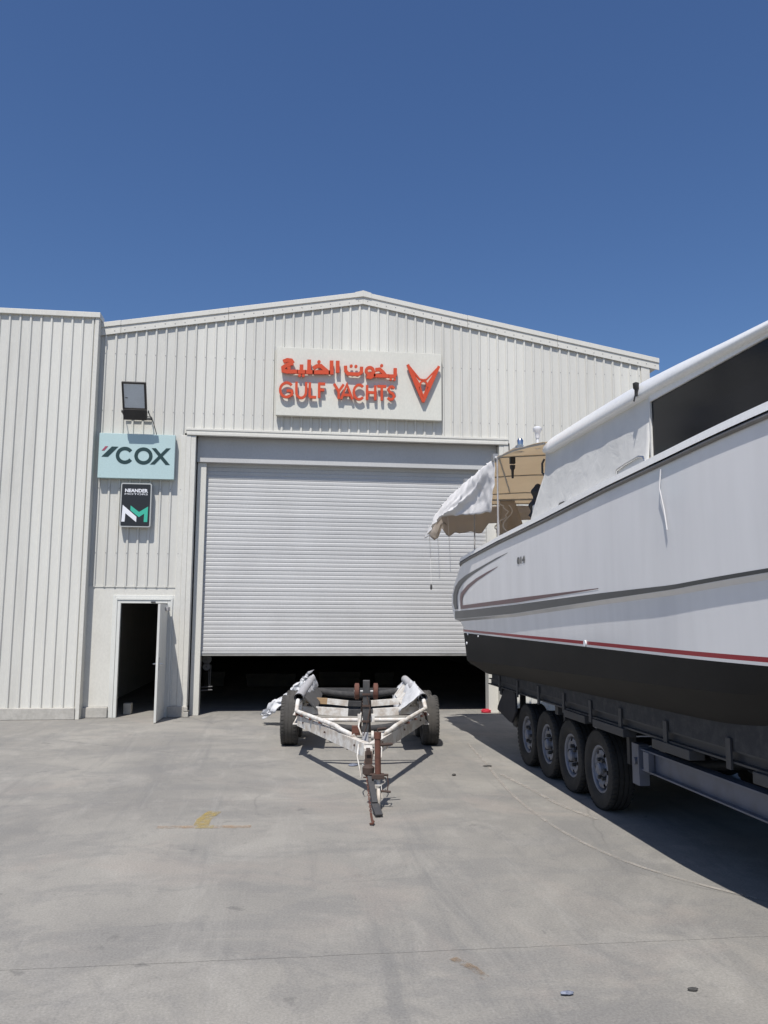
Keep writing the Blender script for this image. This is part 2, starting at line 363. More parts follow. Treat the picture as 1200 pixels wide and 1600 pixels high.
mark('chalk_line', 'long pale curved scrape line on the concrete beside the boat shadow', 'ground mark',
     [(smooth_line([(2.70, 11.9), (2.55, 10.2), (2.43, 9.05), (2.37, 8.0), (2.41, 7.0), (2.55, 6.25), (2.78, 5.72), (3.1, 5.25)]), 0.035, 0)], ['pale_mark'])
mark('scrape_line', 'short pinkish scrape branching toward the shadow under the large boat', 'ground mark',
     [(smooth_line([(2.56, 9.6), (2.66, 8.7), (2.72, 8.0), (2.86, 7.4)]), 0.05, 0)], ['pale_mark'])
mark('rust_stain', 'small rusty brown stain on the near concrete slab', 'ground mark',
     [([(0.94, 4.55), (1.02, 4.42), (1.06, 4.28)], 0.05, 0)], ['oil_mark'])

# ------------------------------------------------------------------ warehouse
WY = 15.5; RX, RZ, SL = 1.46, 8.185, 0.178
EL, ER = RX - 6.1, RX + 6.1; WL, WR = -4.5, 7.36
BD = 30.0
wh = thing('warehouse', 'large cream metal-clad warehouse with low gable roof and half-raised roller shutter', 'warehouse', (RX, WY, 0))
def roofz(x): return RZ - SL * abs(x - RX)
PITCHX = 0.185
def cladsheet(name, parent, x0, n, zb, ztop, y, mat, rib=0.03):
    """n ribs wide trapezoidal sheet; zb/ztop functions of x"""
    prof = []
    for k in range(n):
        c = x0 + k * PITCHX
        prof += [(c, 0), (c + 0.115, 0), (c + 0.131, -rib), (c + 0.158, -rib), (c + 0.174, 0)]
    prof.append((x0 + n * PITCHX, 0))
    b = MB(); m = len(prof)
    vs = [(x, y + d, zb(x)) for x, d in prof] + [(x, y + d, ztop(x)) for x, d in prof]
    b.add(vs, [(i, i + 1, m + i + 1, m + i) for i in range(m - 1)])
    return b.build(name, mat, parent)
i = 0; x = WL + 0.02
while x < WR - 0.3:
    n = 5
    while x + n * PITCHX > WR - 0.02: n -= 1
    if n <= 0: break
    xc = x + n * PITCHX / 2
    segs = []
    # rib by rib decide the foot height: door panel left, roller opening middle
    def foot(xm):
        if -3.6 < xm < -1.93: return 2.33
        if -1.93 <= xm < 4.36: return 5.235
        return 0.0
    k = 0
    while k < n:
        f0 = foot(x + (k + .5) * PITCHX); j = k
        while j < n and foot(x + (j + .5) * PITCHX) == f0: j += 1
        cladsheet('cladding_sheet', wh, x + k * PITCHX, j - k, lambda q, f0=f0: f0, lambda q: roofz(q) - 0.13, WY, 'cladding' if i % 3 else 'cladding_b')
        k = j
    x += n * PITCHX; i += 1
CL_END = x
b = MB().box(CL_END, WR, WY - 0.034, WY + 0.05, 0, roofz(WR) - 0.12); b.build('corner_trim', 'trim', wh, bevel=0.004)
# backing wall so that no light leaks round the sheets, side and rear walls, roof
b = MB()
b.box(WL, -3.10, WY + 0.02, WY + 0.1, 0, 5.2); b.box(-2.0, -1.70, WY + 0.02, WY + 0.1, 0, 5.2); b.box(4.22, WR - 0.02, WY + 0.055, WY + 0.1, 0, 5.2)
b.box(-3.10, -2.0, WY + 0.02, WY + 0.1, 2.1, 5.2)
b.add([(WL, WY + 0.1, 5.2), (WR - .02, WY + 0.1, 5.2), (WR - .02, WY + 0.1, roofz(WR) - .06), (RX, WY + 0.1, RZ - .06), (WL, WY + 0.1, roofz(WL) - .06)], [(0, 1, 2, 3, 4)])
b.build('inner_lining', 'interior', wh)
b = MB()
b.box(WR - 0.09, WR - 0.03, WY + 0.1, WY + BD, 0, roofz(WR) - .06); b.build('side_wall', 'cladding', wh)
b = MB().box(WL, WL + 0.05, WY + 0.1, WY + BD, 0, roofz(WL) - .06); b.build('side_wall', 'cladding', wh)
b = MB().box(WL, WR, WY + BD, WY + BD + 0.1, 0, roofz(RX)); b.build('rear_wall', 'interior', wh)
for s in (-1, 1):
    xe = RX + s * 6.08
    b = MB().add([(RX, WY - 0.068, RZ - .03), (xe, WY - 0.068, RZ - .03 - SL * 6.08), (xe, WY + BD + .2, RZ - .03 - SL * 6.08), (RX, WY + BD + .2, RZ - .03),
                  (RX, WY - 0.068, RZ - .055), (xe, WY - 0.068, RZ - .055 - SL * 6.08), (xe, WY + BD + .2, RZ - .055 - SL * 6.08), (RX, WY + BD + .2, RZ - .055)],
                 [(0, 1, 2, 3), (7, 6, 5, 4), (0, 4, 5, 1), (1, 5, 6, 2), (2, 6, 7, 3)])
    b.build('roof_sheet', 'roof', wh)
    xa, xb = sorted((xe, xe - s * .13)); MB().box(xa, xb, WY - 0.02, WY + BD, roofz(xe) - 0.20, roofz(xe) - 0.075).build('eaves_gutter', 'trim', wh)
# barge boards, in lengths with visible joints
for s in (-1, 1):
    cuts = [0, 2.1, 3.95, 6.1] if s > 0 else [0, 2.6, 4.6, 6.1]
    for a0, a1 in zip(cuts, cuts[1:]):
        a0 += 0.004 if a0 else 0; j = random.uniform(-0.004, 0.004)
        for nm, yf, yb, zt, zb in (('barge_cap', WY - 0.072, WY - 0.03, 0.0 + j, -0.098 + j), ('barge_board', WY - 0.052, WY - 0.034, -0.0985, -0.248)):
            xa, xb = RX + s * a0, RX + s * a1
            vs = [(q, yy, roofz(q) + zz) for q in (xa, xb) for yy in (yf, yb) for zz in (zb, zt)]
            MB().add(vs, [(0, 1, 3, 2), (4, 6, 7, 5), (0, 4, 5, 1), (2, 3, 7, 6), (1, 5, 7, 3), (0, 2, 6, 4)]).build(nm, 'trim', wh, bevel=0.006)
    b = MB()
    for a in [0.09 + 0.185 * k for k in range(33)]:
        q = RX + s * a
        b.lathe([(WY - 0.058, 0.001), (WY - 0.058, 0.008), (WY - 0.052, 0.011)], 'y', 6, (q, 0, roofz(q) - 0.17 - 0.02 * (int(a * 7) % 2)))
    b.build('screw_line', 'screw', wh)['kind'] = 'stuff'
MB().add([(RX - .16, WY - .079, roofz(RX - .16) + .006), (RX, WY - .079, RZ + .022), (RX + .16, WY - .079, roofz(RX + .16) + .006), (RX + .16, WY - .079, roofz(RX + .16) - .1), (RX, WY - .079, RZ - .1), (RX - .16, WY - .079, roofz(RX - .16) - .1),
          (RX - .16, WY + 1, roofz(RX - .16) + .006), (RX, WY + 1, RZ + .022), (RX + .16, WY + 1, roofz(RX + .16) + .006)],
         [(0, 1, 4, 5), (1, 2, 3, 4), (0, 6, 7, 1), (1, 7, 8, 2)]).build('ridge_cap', 'trim', wh)
b = MB()
for z in (6.72, 5.62, 4.15, 2.95):
    k = 0; x = WL + 0.02
    while x < WR - 0.2:
        cx = x + 0.1445
        if z < roofz(cx) - .3 and not (-1.93 < cx < 4.36 and z < 5.3) and not (z > 5.5 and z < 5.7 and -.3 < cx < 3.1):
            b.lathe([(WY - 0.036, 0.001), (WY - 0.036, 0.008), (WY - 0.03, 0.01)], 'y', 6, (cx, 0, z))
        x += PITCHX
b.build('screw_line', 'screw', wh)['kind'] = 'stuff'
# head flashing over the shutter opening, flashings at the sides
MB().box(-1.87, 4.37, WY - 0.055, WY + 0.05, 5.285, 5.325).build('head_flashing', 'trim', wh, bevel=0.004)
MB().box(-1.86, 4.365, WY - 0.045, WY + 0.05, 5.245, 5.284).build('head_flashing', 'trim', wh, bevel=0.004)
MB().box(-1.85, 4.36, WY - 0.06, WY + 0.05, 5.195, 5.244).build('head_flashing', 'trim', wh, bevel=0.004)
MB().box(-1.96, -1.86, WY - 0.034, WY + 0.02, 0.2, 5.19).box(-1.859, -1.77, WY - 0.042, WY + 0.02, 0.19, 5.19).box(-1.769, -1.68, WY - 0.036, WY + 0.3, 0.18, 5.19).build('side_flashing', 'trim', wh, bevel=0.005)
MB().box(4.18, 4.27, WY - 0.036, WY + 0.3, 0, 5.19).box(4.271, 4.37, WY - 0.042, WY + 0.05, 0, 5.19).build('side_flashing', 'trim', wh, bevel=0.005)
MB().box(-1.665, 4.175, WY + 0.15, WY + 0.32, 4.72, 5.3).build('lintel_beam', 'shutter', wh, bevel=0.004)
MB().box(-1.655, -1.49, WY + 0.2, WY + 0.45, 0, 4.715).build('shutter_guide', 'trim', wh, bevel=0.004)
MB().box(3.975, 4.17, WY + 0.2, WY + 0.45, 0, 4.715).build('shutter_guide', 'trim', wh, bevel=0.004)
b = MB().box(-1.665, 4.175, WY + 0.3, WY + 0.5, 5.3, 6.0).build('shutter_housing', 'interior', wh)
# roller shutter: slats one by one
shut = MB().box(-1.5, 3.98, WY + 0.34, WY + 0.36, 4.8, 5.2).build('roller_shutter', 'shutter', wh); shut['label'] = 'grey steel roller shutter raised about a metre'
pf = []
SH = 0.0795
for k in range(9):
    t = k / 8; pf.append((WY + 0.304 - 0.003 * math.sin(math.pi * t) ** 0.5 - 0.001 * t, t * SH))
pf[0] = (WY + 0.3075, 0.0); pf[-1] = (WY + 0.310, SH)
b = MB(); m = len(pf)
b.add([(-1.52, y, z) for y, z in pf] + [(4.0, y, z) for y, z in pf] + [(-1.52, y + .004, z) for y, z in pf] + [(4.0, y + .004, z) for y, z in pf],
      [(i, m + i, m + i + 1, i + 1) for i in range(m - 1)] + [(2 * m + i + 1, 3 * m + i + 1, 3 * m + i, 2 * m + i) for i in range(m - 1)])
sme = b.mesh('slat', 'shutter', 50, (RX, WY, 0))
z = 1.16; ns = 0
while z < 4.85:
    o = inst(sme, 'slat', shut, (0, random.uniform(-0.0025, 0.0025), z), (random.uniform(-0.012, 0.012), 0, 0)); o.rotation_euler.x = 0
    z += SH; ns += 1
MB().box(-1.52, 4.0, WY + 0.275, WY + 0.335, 1.118, 1.156).build('bottom_bar', 'shutter', shut, bevel=0.004)
MB().box(-1.52, 4.0, WY + 0.285, WY + 0.33, 1.075, 1.117).build('bottom_seal', 'shutter_dark', shut, bevel=0.004)
# chain hoist of the shutter, just inside the left guide
b = MB()
for zz, w in ((1.0, .09), (.86, .07)):
    b.lathe([(WY + .55, .01), (WY + .55, w), (WY + .60, w), (WY + .60, .01)], 'y', 16, (-1.40, 0, zz))
for zz in (.42, .48): b.tube([(-1.49, WY + .56, zz), (-1.28, WY + .56, zz + .01)], .012, 6)
b.tube([(-1.36, WY + .58, .95), (-1.35, WY + .58, .45), (-1.33, WY + .58, .45), (-1.32, WY + .58, .9)], .008, 6)
b.build('chain_hoist', 'dark_steel', wh, 40)
# flat wall panel round the side door + door
DL, DR, DT = -2.915, -2.085, 2.035
b = MB()
b.box(-3.62, -3.045, WY - 0.008, WY + 0.02, 0.19, 2.329); b.box(-1.962, -1.93, WY - 0.008, WY + 0.02, 0.2, 2.329); b.box(-3.044, -1.963, WY - 0.008, WY + 0.02, 2.18, 2.329)
b.build('flat_panel', 'trim', wh)
MB().box(-3.6, -1.93, WY - 0.02, WY - 0.009, 2.325, 2.345).build('drip_flashing', 'trim', wh)
def arch(nm, o, w, yf, mat='frame_white'):
    x0, x1, z1 = DL - o, DR + o, DT + o
    MB().box(x0, x0 + w, yf, WY + 0.06, 0, z1).box(x1 - w, x1, yf, WY + 0.06, 0, z1).box(x0 + w + .0005, x1 - w - .0005, yf, WY + 0.06, z1 - w, z1).build(nm, mat, wh, bevel=0.004)
arch('door_frame', 0.145, 0.05, WY - 0.026); arch('door_frame', 0.094, 0.034, WY - 0.05); arch('door_frame', 0.059, 0.058, WY - 0.036)
leaf = MB().box(0, 0.86, -0.02, 0.02, 0.012, 2.015).build('door_leaf', 'frame_white', None, bevel=0.003, off=(0, 0, 0))
leaf.parent = wh; leaf.location = Vector((-2.09, WY - 0.055, 0)) - wh.location; leaf.rotation_euler = (0, 0, R(-91)); leaf['label'] = 'open white steel side door'
def leafpart(b, nm, mat, **k):
    o = b.build(nm, mat, None, off=(0, 0, 0), **k); o.parent = leaf; return o
b = MB().box(0.76, 0.805, 0.0205, 0.03, 0.88, 1.10).tube([(0.782, 0.03, 0.99), (0.782, 0.075, 0.99), (0.66, 0.075, 0.985)], 0.009, 8)
b.box(0.76, 0.805, -0.03, -0.0205, 0.88, 1.10).tube([(0.782, -0.03, 0.99), (0.782, -0.075, 0.99), (0.66, -0.075, 0.985)], 0.009, 8)
leafpart(b, 'handle', 'chrome', smooth=40)
leafpart(MB().box(0.08, 0.30, 0.0205, 0.07, 1.90, 1.97), 'closer', 'grey_steel', bevel=.006)
leafpart(MB().box(0.06, 0.80, 0.0205, 0.024, 0.16, 0.165).box(0.06, 0.80, 0.0205, 0.024, 1.85, 1.855), 'seam', 'frame_white')
MB().box(-2.38, -2.30, WY - .075, WY - .037, 2.045, 2.07).build('door_holder', 'dark_steel', wh, bevel=.004)
MB().box(-3.62, -3.065, WY - 0.07, WY + 0.02, 0, 0.185).build('plinth', 'plinth', wh, bevel=0.012)
MB().box(-2.02, -1.69, WY - 0.07, WY + 0.02, 0, 0.195).build('plinth', 'plinth', wh, bevel=0.012)
b = MB().grid(6, 6, lambda u, v: (-1.735 + .10 * u + .01 * nz(u * 5, v * 4, 1), WY - 0.105 + .02 * nz(u * 4, v * 4, 2) + .02 * v, .02 + .19 * v))
MB().box(-1.735, -1.64, WY - 0.10, WY - 0.0715, 0, 0.10).box(-1.73, -1.655, WY - 0.105, WY - 0.0715, 0.101, 0.19).build('plinth_block', 'plinth', wh, bevel=0.018)
MB().box(-2.88, -2.74, WY + 0.45, WY + 0.62, 0, 0.2).build('inner_kerb', 'plinth', wh, bevel=.01)
# boxes added in place of the faint light strip deep in the hall
for xx, w, h, lb in ((-2.0, .55, .16, 'leftmost added box for faint light on the dark hall floor deep behind the shutter'), (-0.9, 1.3, .10, 'long low added box for faint light on the dark hall floor behind the left bunk of the trailer'), (1.0, 1.1, .14, 'wide added box for faint light on the dark hall floor left of the winch post'), (2.5, .5, .12, 'rightmost added box for faint light on the dark hall floor behind the trailer')):
    tag(MB().box(xx, xx + w, WY + 6.6, WY + 7.0, .22, .22 + h).box(xx + .02, xx + w - .02, WY + 6.62, WY + 6.98, 0, .22).build('faint_light_box', 'beige_box', bevel=.01), lb, 'faint_light_box', 'boxes added for faint light in the hall')

# ------------------------------------------------------------------ neighbouring unit at the left
NX, NY, NZ = -3.50, 15.28, 7.42
nb = thing('neighbouring_unit', 'neighbouring cream clad unit with flat parapet at the far left edge', 'building', (-8, NY, 0))
x = NX - 0.07
k = 0
while x > -16:
    cladsheet('cladding_sheet', nb, x - 5 * PITCHX, 5, lambda q: 0.2, lambda q: NZ - 0.1, NY, 'cladding' if k % 3 else 'cladding_b'); x -= 5 * PITCHX; k += 1
MB().box(NX - 0.07, NX, NY - 0.034, NY + 0.3, 0, NZ - 0.1).build('corner_trim', 'trim', nb, bevel=.004)
MB().box(-16, NX + 0.02, NY - 0.06, NY + 0.3, NZ - 0.1, NZ).build('parapet_cap', 'trim', nb, bevel=.006)
MB().box(-16, NX - 0.07, NY + 0.005, NY + 10, 0, NZ - 0.1).build('wall', 'cladding', nb)
MB().box(-16, NX - 0.071, NY - 0.06, NY + 0.004, 0, 0.2).build('plinth', 'plinth', nb, bevel=.01)

# ------------------------------------------------------------------ main sign
SY = 15.36
sx0, sx1, sz0, sz1 = -0.2, 3.012, 5.612, 6.958
sg = thing('shop_sign', 'wide cream sign board over the shutter with raised orange Arabic and English letters', 'sign', ((sx0 + sx1) / 2, SY, sz0))
MB().box(sx0, sx1, SY, SY + 0.10, sz0, sz1).build('panel', 'sign_white', sg, bevel=.006)
MB().box(sx0 + .3, sx0 + .36, SY + .1005, WY - .001, sz0 + .1, sz1 - .1).box(sx1 - .36, sx1 - .3, SY + .1005, WY - .001, sz0 + .1, sz1 - .1).build('bracket', 'steel', sg)
KX = 1112.0; KV = 443.0
def sp(p, d):       # zoomed sign coordinates -> world
    u = (p[0] - 44) / KX; v = (p[1] - (45 + 40 * u)) / KV - 0.016
    return (lerp(sx0, sx1, u), SY - d, lerp(sz1, sz0, v))
FR, BK = 0.085, 0.045
def letter(strokes, w, polys=(), dots=()):
    b = MB()
    for i, s_ in enumerate(strokes):
        cl = False; ww = w
        if isinstance(s_, tuple): s_, ww, cl = s_
        b.ribbon(s_, ww, sp, FR + .0006 * i, BK - .0006 * i, cl)
    for i, d in enumerate(dots):
        x, y, r = d
        b.prism([(x + r * math.cos(q * math.pi / 4 + .39), y + r * math.sin(q * math.pi / 4 + .39)) for q in range(8)], sp, FR - .001 * (i + 1), BK + .001 * (i + 1))
    for p in polys: b.prism(p, sp, FR, BK)
    return b.build('letter', 'orange', sg)
def arc(cx, cy, rx, ry, a0, a1, n=16): return [(cx + rx * math.cos(R(lerp(a0, a1, k / n))), cy + ry * math.sin(R(lerp(a0, a1, k / n)))) for k in range(n + 1)]
AW = 25
letter([[(86, 158), (112, 147), (138, 150), (150, 168)], [(152, 166), (112, 178), (86, 196), (88, 216), (112, 222), (182, 222)]], AW, dots=[(124, 199, 13)])   # jeem
letter([[(207, 176), (207, 223)], [(178, 223.5), (236, 223.5)]], AW, dots=[(195, 247, 10), (220, 248, 10)])                                               # yeh
letter([[(257, 144), (257, 224)], [(232, 224.5), (290, 224.5)]], AW)                                                                                        # lam
letter([[(284, 200), (308, 186), (334, 184), (360, 206), (382, 224)], [(280, 225), (396, 226)]], AW, dots=[(322, 158, 12)])                                  # khah
letter([[(406, 149), (406, 226)], [(388, 226.5), (420, 226.5)]], AW)                                                                                        # lam
letter([[(447, 150), (447, 228)]], AW)                                                                                                                      # alef
letter([[(499, 182), (501, 216), (516, 234), (586, 238), (606, 224), (607, 188)]], AW - 3, dots=[(537, 184, 11), (569, 186, 11)])                            # teh
letter([(arc(662, 215, 24, 22, 0, 337.5, 15), AW - 5, True), [(689, 216), (690, 244), (668, 258), (640, 254)]], AW - 4)                                       # waw
letter([[(700, 208), (728, 204), (752, 224), (768, 245)], [(690, 246), (792, 248)]], AW - 2, dots=[(742, 180, 11)])                                          # khah
letter([[(834, 196), (834, 248)], [(790, 249), (838, 250)]], AW - 2, dots=[(804, 270, 9), (830, 271, 9)])                                                    # yeh
LW = 16.5
letter([arc(112, 340, 42, 46, -40, -330, 20) , [(112, 345), (152, 346)], [(148, 346), (148, 378)]], LW)       # G
letter([[(176, 288)] + [(176, 350)] + arc(208, 352, 32, 40, 180, 0, 10)[1:-1] + [(240, 350), (240, 290)]], LW)   # U
letter([[(264, 292), (264, 386)], [(262, 386), (308, 388)]], LW)                                                  # L
letter([[(326, 294), (326, 392)], [(324, 300), (366, 302)], [(330, 340), (360, 341)]], LW)                        # F
letter([[(424, 300), (456, 350), (488, 304)], [(456, 344), (456, 398)]], LW)                                      # Y
letter([[(472, 399), (510, 304), (548, 401)], [(490, 372), (532, 374)]], LW)                                      # A
letter([arc(592, 354, 36, 47, -45, -315, 18)], LW)                                                                # C
letter([[(645, 308), (645, 404)], [(700, 310), (700, 406)], [(648, 355), (697, 357)]], LW)                        # H
letter([[(714, 315), (774, 317)], [(744, 312), (744, 408)]], LW)                                                  # T
letter([[(828, 330), (815, 318), (798, 320), (788, 336), (798, 354), (818, 364), (828, 382), (816, 400), (798, 402), (784, 390)]], LW)   # S
# antler-shaped emblem
b = MB()
b.ribbon([(924, 178), (1000, 268), (1026, 274)], 11, sp, FR, BK)
b.ribbon([(1129, 188), (1048, 270), (1022, 274)], 11, sp, FR - .001, BK + .001)
b.ribbon([(919, 172), (972, 298), (1026, 418)], 18, sp, FR + .001, BK - .001)
b.ribbon([(1133, 182), (1080, 298), (1024, 418)], 18, sp, FR + .002, BK - .002)
b.ribbon([(934, 200), (984, 286), (1000, 318)], 18, sp, FR - .002, BK + .002)
b.ribbon([(1118, 210), (1068, 286), (1054, 318)], 18, sp, FR - .003, BK + .003)
b.ribbon(arc(1027, 310, 24, 30, 180, 360, 14), 13, sp, FR - .004, BK + .004)
b.ribbon([(1001, 308), (1010, 344), (1026, 380), (1042, 344), (1052, 308)], 11, sp, FR - .005, BK + .005)
b.build('emblem', 'orange', sg)

# ------------------------------------------------------------------ aqua sign
cx0, cx1, cz0, cz1 = -3.415, -2.045, 4.32, 5.158
CY = 15.35
cs = thing('aqua_sign', 'pale aqua rectangular sign with dark green COX lettering, under the floodlight', 'sign', ((cx0 + cx1) / 2, CY, cz0))
MB().box(cx0, cx1, CY, CY + 0.12, cz0, cz1).build('panel', 'aqua', cs, bevel=.004)
MB().box(cx0 + .2, cx0 + .25, CY + .1205, WY - .001, cz0 + .1, cz1 - .1).box(cx1 - .25, cx1 - .2, CY + .1205, WY - .001, cz0 + .1, cz1 - .1).build('bracket', 'steel', cs)
def cp(p, d):
    u = (p[0] - 81 + (p[1] - 520) * 0.0) / lerp(637, 617, (p[1] - 520) / 370); v = (p[1] - (520 + 10 * u)) / 368
    return (lerp(cx0, cx1, u), CY - d, lerp(cz1, cz0, v))
def cl(nm, mat, fn):
    b = MB(); fn(b); return b.build(nm, mat, cs)
cl('letter', 'darkgreen', lambda b: b.ribbon(arc(297, 704, 60, 57, -36, -324, 28), 29, cp, .004, -.001))
cl('letter', 'darkgreen', lambda b: b.ribbon(arc(450, 707, 61, 57, 0, 348, 29), 29, cp, .004, -.001, True))
cl('letter', 'darkgreen', lambda b: (b.prism([(517, 641), (553, 641), (668, 779), (632, 779)], cp, .004, -.001), b.prism([(640, 641), (676, 641), (542, 776), (504, 776)], cp, .0046, -.001)))
cl('slash_mark', 'darkgreen', lambda b: b.prism([(106, 716), (160, 717), (242, 633), (188, 632)], cp, .004, -.001))
cl('slash_mark', 'pinkred', lambda b: b.prism([(106, 666), (128, 666), (157, 630), (135, 630)], cp, .004, -.001))

# ------------------------------------------------------------------ black sign
nx0, nx1, nz0, nz1 = -2.985, -2.435, 3.42, 4.235
ns_ = thing('black_sign', 'small black rounded sign with white and teal NM logo, mounted below the aqua sign', 'sign', ((nx0 + nx1) / 2, CY, nz0))
def rrect(x0, x1, z0, z1, r, n=5):
    out = []
    for cx_, cz_, a in ((x1 - r, z1 - r, 0), (x0 + r, z1 - r, 90), (x0 + r, z0 + r, 180), (x1 - r, z0 + r, 270)):
        for k in range(n + 1): t = R(a + 90 * k / n); out.append((cx_ + r * math.cos(t), cz_ + r * math.sin(t)))
    return out
fnw = lambda p, d: (p[0], CY - d, p[1])
MB().prism(rrect(nx0, nx1, nz0, nz1, .035), fnw, 0, -.12).build('rim', 'sign_edge', ns_)
MB().prism(rrect(nx0 + .02, nx1 - .02, nz0 + .022, nz1 - .022, .02), fnw, .004, -.001).build('panel', 'sign_black', ns_)
MB().box(nx0 + .1, nx1 - .1, CY + .1205, WY - .001, nz0 + .15, nz1 - .15).build('bracket', 'steel', ns_)
def np_(p, d):
    v = (p[1] - 165) / 1285; u = (p[0] - lerp(172, 138, v)) / lerp(868, 855, v) * .97 + .018
    return (lerp(nx0, nx1, u), CY - d, lerp(nz1, nz0, v))
b = MB().add([np_(p, .008) for p in ((180, 1300), (213, 812), (300, 885), (282, 1050), (272, 1300), (610, 1150), (604, 1308), (300, 1058))], [(0, 4, 3, 2, 1), (2, 3, 7, 6, 5)])
b = MB().prism([(180, 1300), (213, 812), (610, 1150), (604, 1308), (292, 1052), (272, 1300)], np_, .008, .0035).build('logo_letter', 'print_white', ns_)
MB().prism([(440, 826), (683, 1012), (945, 848), (920, 1300), (818, 1300), (832, 1058), (680, 1160), (436, 968)], np_, .008, .0035).build('logo_letter', 'print_teal', ns_)
def text_mesh(body, size, width=None, height=None, offset=0.0, extr=0.0):
    c = bpy.data.curves.new('lettering', 'FONT'); c.body = body; c.size = size; c.offset = offset; c.extrude = extr; c.resolution_u = 4
    o = bpy.data.objects.new('tmp', c); COL.objects.link(o); dg = bpy.context.evaluated_depsgraph_get(); dg.update()
    me = bpy.data.meshes.new_from_object(o.evaluated_get(dg)); bpy.data.objects.remove(o); 
    xs = [v.co.x for v in me.vertices]; ys = [v.co.y for v in me.vertices]
    w, h = max(xs) - min(xs), max(ys) - min(ys)
    kx = (width / w) if width else 1; ky = (height / h) if height else kx
    for v in me.vertices: v.co.x = (v.co.x - min(xs)) * kx; v.co.y = (v.co.y - min(ys)) * ky
    return me
def place_text(me, mat, parent, p, rot=(R(90), 0, 0), name='lettering'):
    me.materials.clear(); me.materials.append(M[mat])
    o = bpy.data.objects.new(name, me); COL.objects.link(o); o.parent = parent
    o.location = Vector(p) - (parent.location if parent else Vector((0, 0, 0))); o.rotation_euler = rot; return o
pz = np_((272, 440), .006); place_text(text_mesh('NEANDER', .1, .41, .066, .004), 'print_white', ns_, (pz[0], CY - .006, pz[2]))
pz = np_((266, 516), .006); place_text(text_mesh('MOTORS', .1, .41, .032, .0), 'print_white', ns_, (pz[0], CY - .006, pz[2]))

# ------------------------------------------------------------------ floodlight
fl = thing('floodlight', 'dark square LED floodlight tilted down from the wall above the aqua sign', 'floodlight', (-2.72, 15.2, 5.38))
tilt = R(27)
def fp(x, t, o):    # x across, t up along the body, o out of the glass face
    return (x, 15.20 - math.sin(tilt) * t - math.cos(tilt) * o, 5.40 + math.cos(tilt) * t - math.sin(tilt) * o)
def fbox(b, x0, x1, t0, t1, o0, o1):
    vs = [fp(x, t, o) for o in (o0, o1) for t in (t0, t1) for x in (x0, x1)]
    return b.add(vs, [(0, 1, 3, 2), (4, 6, 7, 5), (0, 4, 5, 1), (2, 3, 7, 6), (0, 2, 6, 4), (1, 5, 7, 3)])
fx0, fx1 = -2.965, -2.535
b = MB(); fbox(b, fx0, fx1, .20, .70, 0, .05); fbox(b, fx0 + .005, fx1 - .005, 0, .199, -.02, .07); fbox(b, fx0, fx0 + .035, .201, .70, .0505, .065); fbox(b, fx1 - .035, fx1, .201, .70, .0505, .065); fbox(b, fx0 + .036, fx1 - .036, .665, .70, .0505, .065); fbox(b, fx0 + .036, fx1 - .036, .201, .225, .0505, .065)
b.build('housing', 'lamp_housing', fl, bevel=.006)
b = MB(); fbox(b, fx0 + .036, fx1 - .036, .226, .664, .0505, .056); b.build('glass', 'lampglass', fl)
b = MB(); fbox(b, fx0 + .055, fx0 + .10, .40, .415, .0565, .06); b.build('label_plate', 'dark_steel', fl)
b = MB()
for xx in (fx0 - .03, fx1 + .012):
    b.lathe([(xx, .001), (xx, .028), (xx + .018, .028), (xx + .018, .001)], 'x', 10, fp(0, .15, .02))
    p = fp(0, .15, .02); b.beam((xx + .009, p[1], p[2]), (xx + .009, WY - .04, p[2] - .05), .006, .045)
b.beam((fx0 - .03, WY - .037, fp(0, .15, .02)[2] - .05), (fx1 + .04, WY - .037, fp(0, .15, .02)[2] - .05), .012, .045)
b.build('bracket', 'dark_steel', fl, bevel=.002)
b = MB(); p = fp(fx1, .06, .02); b.tube([(fx1 + .0, p[1], p[2]), (fx1 + .07, p[1] + .02, p[2]), (fx1 + .10, p[1] + .1, p[2] - .1), (fx1 + .13, WY - .05, p[2] - .25), (fx1 + .14, WY - .045, p[2] - .45)], .008, 6); b.build('cable', 'dark_steel', fl, 60)

# ------------------------------------------------------------------ wheels
def tyre_mesh(name, dia, width, rimd, mat, gd=.010):
    r = dia / 2; w = width / 2; ri = rimd / 2
    prof = [(-w * .72, ri), (-w * .96, ri + (r - ri) * .25), (-w, ri + (r - ri) * .55), (-w * .93, r * .955), (-w * .80, r * .992), (-w * .5, r),
            (-w * .46, r), (-w * .45, r - gd), (-w * .37, r - gd), (-w * .36, r * 1.002), (-w * .06, r * 1.003), (-w * .05, r - gd), (w * .05, r - gd), (w * .06, r * 1.003), (w * .36, r * 1.002), (w * .37, r - gd), (w * .45, r - gd), (w * .46, r),
            (w * .5, r), (w * .80, r * .992), (w * .93, r * .955), (w, ri + (r - ri) * .55), (w * .96, ri + (r - ri) * .25), (w * .72, ri)]
    b = MB().lathe(prof, 'x', 56, closed=False)
    # shoulder lugs
    n = 44
    for s in (-1, 1):
        for k in range(n):
            t = 2 * math.pi * k / n; t2 = t + math.pi / n * 1.1
            vs = []
            for (aa, rad) in ((s * w * .55, r * 1.001), (s * w * .80, r * .996), (s * w * .95, r * .955), (s * w * .80, r * .96)):
                for tt in (t, t2): vs.append((aa + (s * .004 if abs(aa) > w * .9 else 0), (rad + .005) * math.cos(tt), (rad + .005) * math.sin(tt)))
            b.add(vs, [(0, 1, 3, 2), (2, 3, 5, 4), (0, 2, 4, 6), (1, 7, 5, 3)])
    return b.mesh(name, mat, 35)
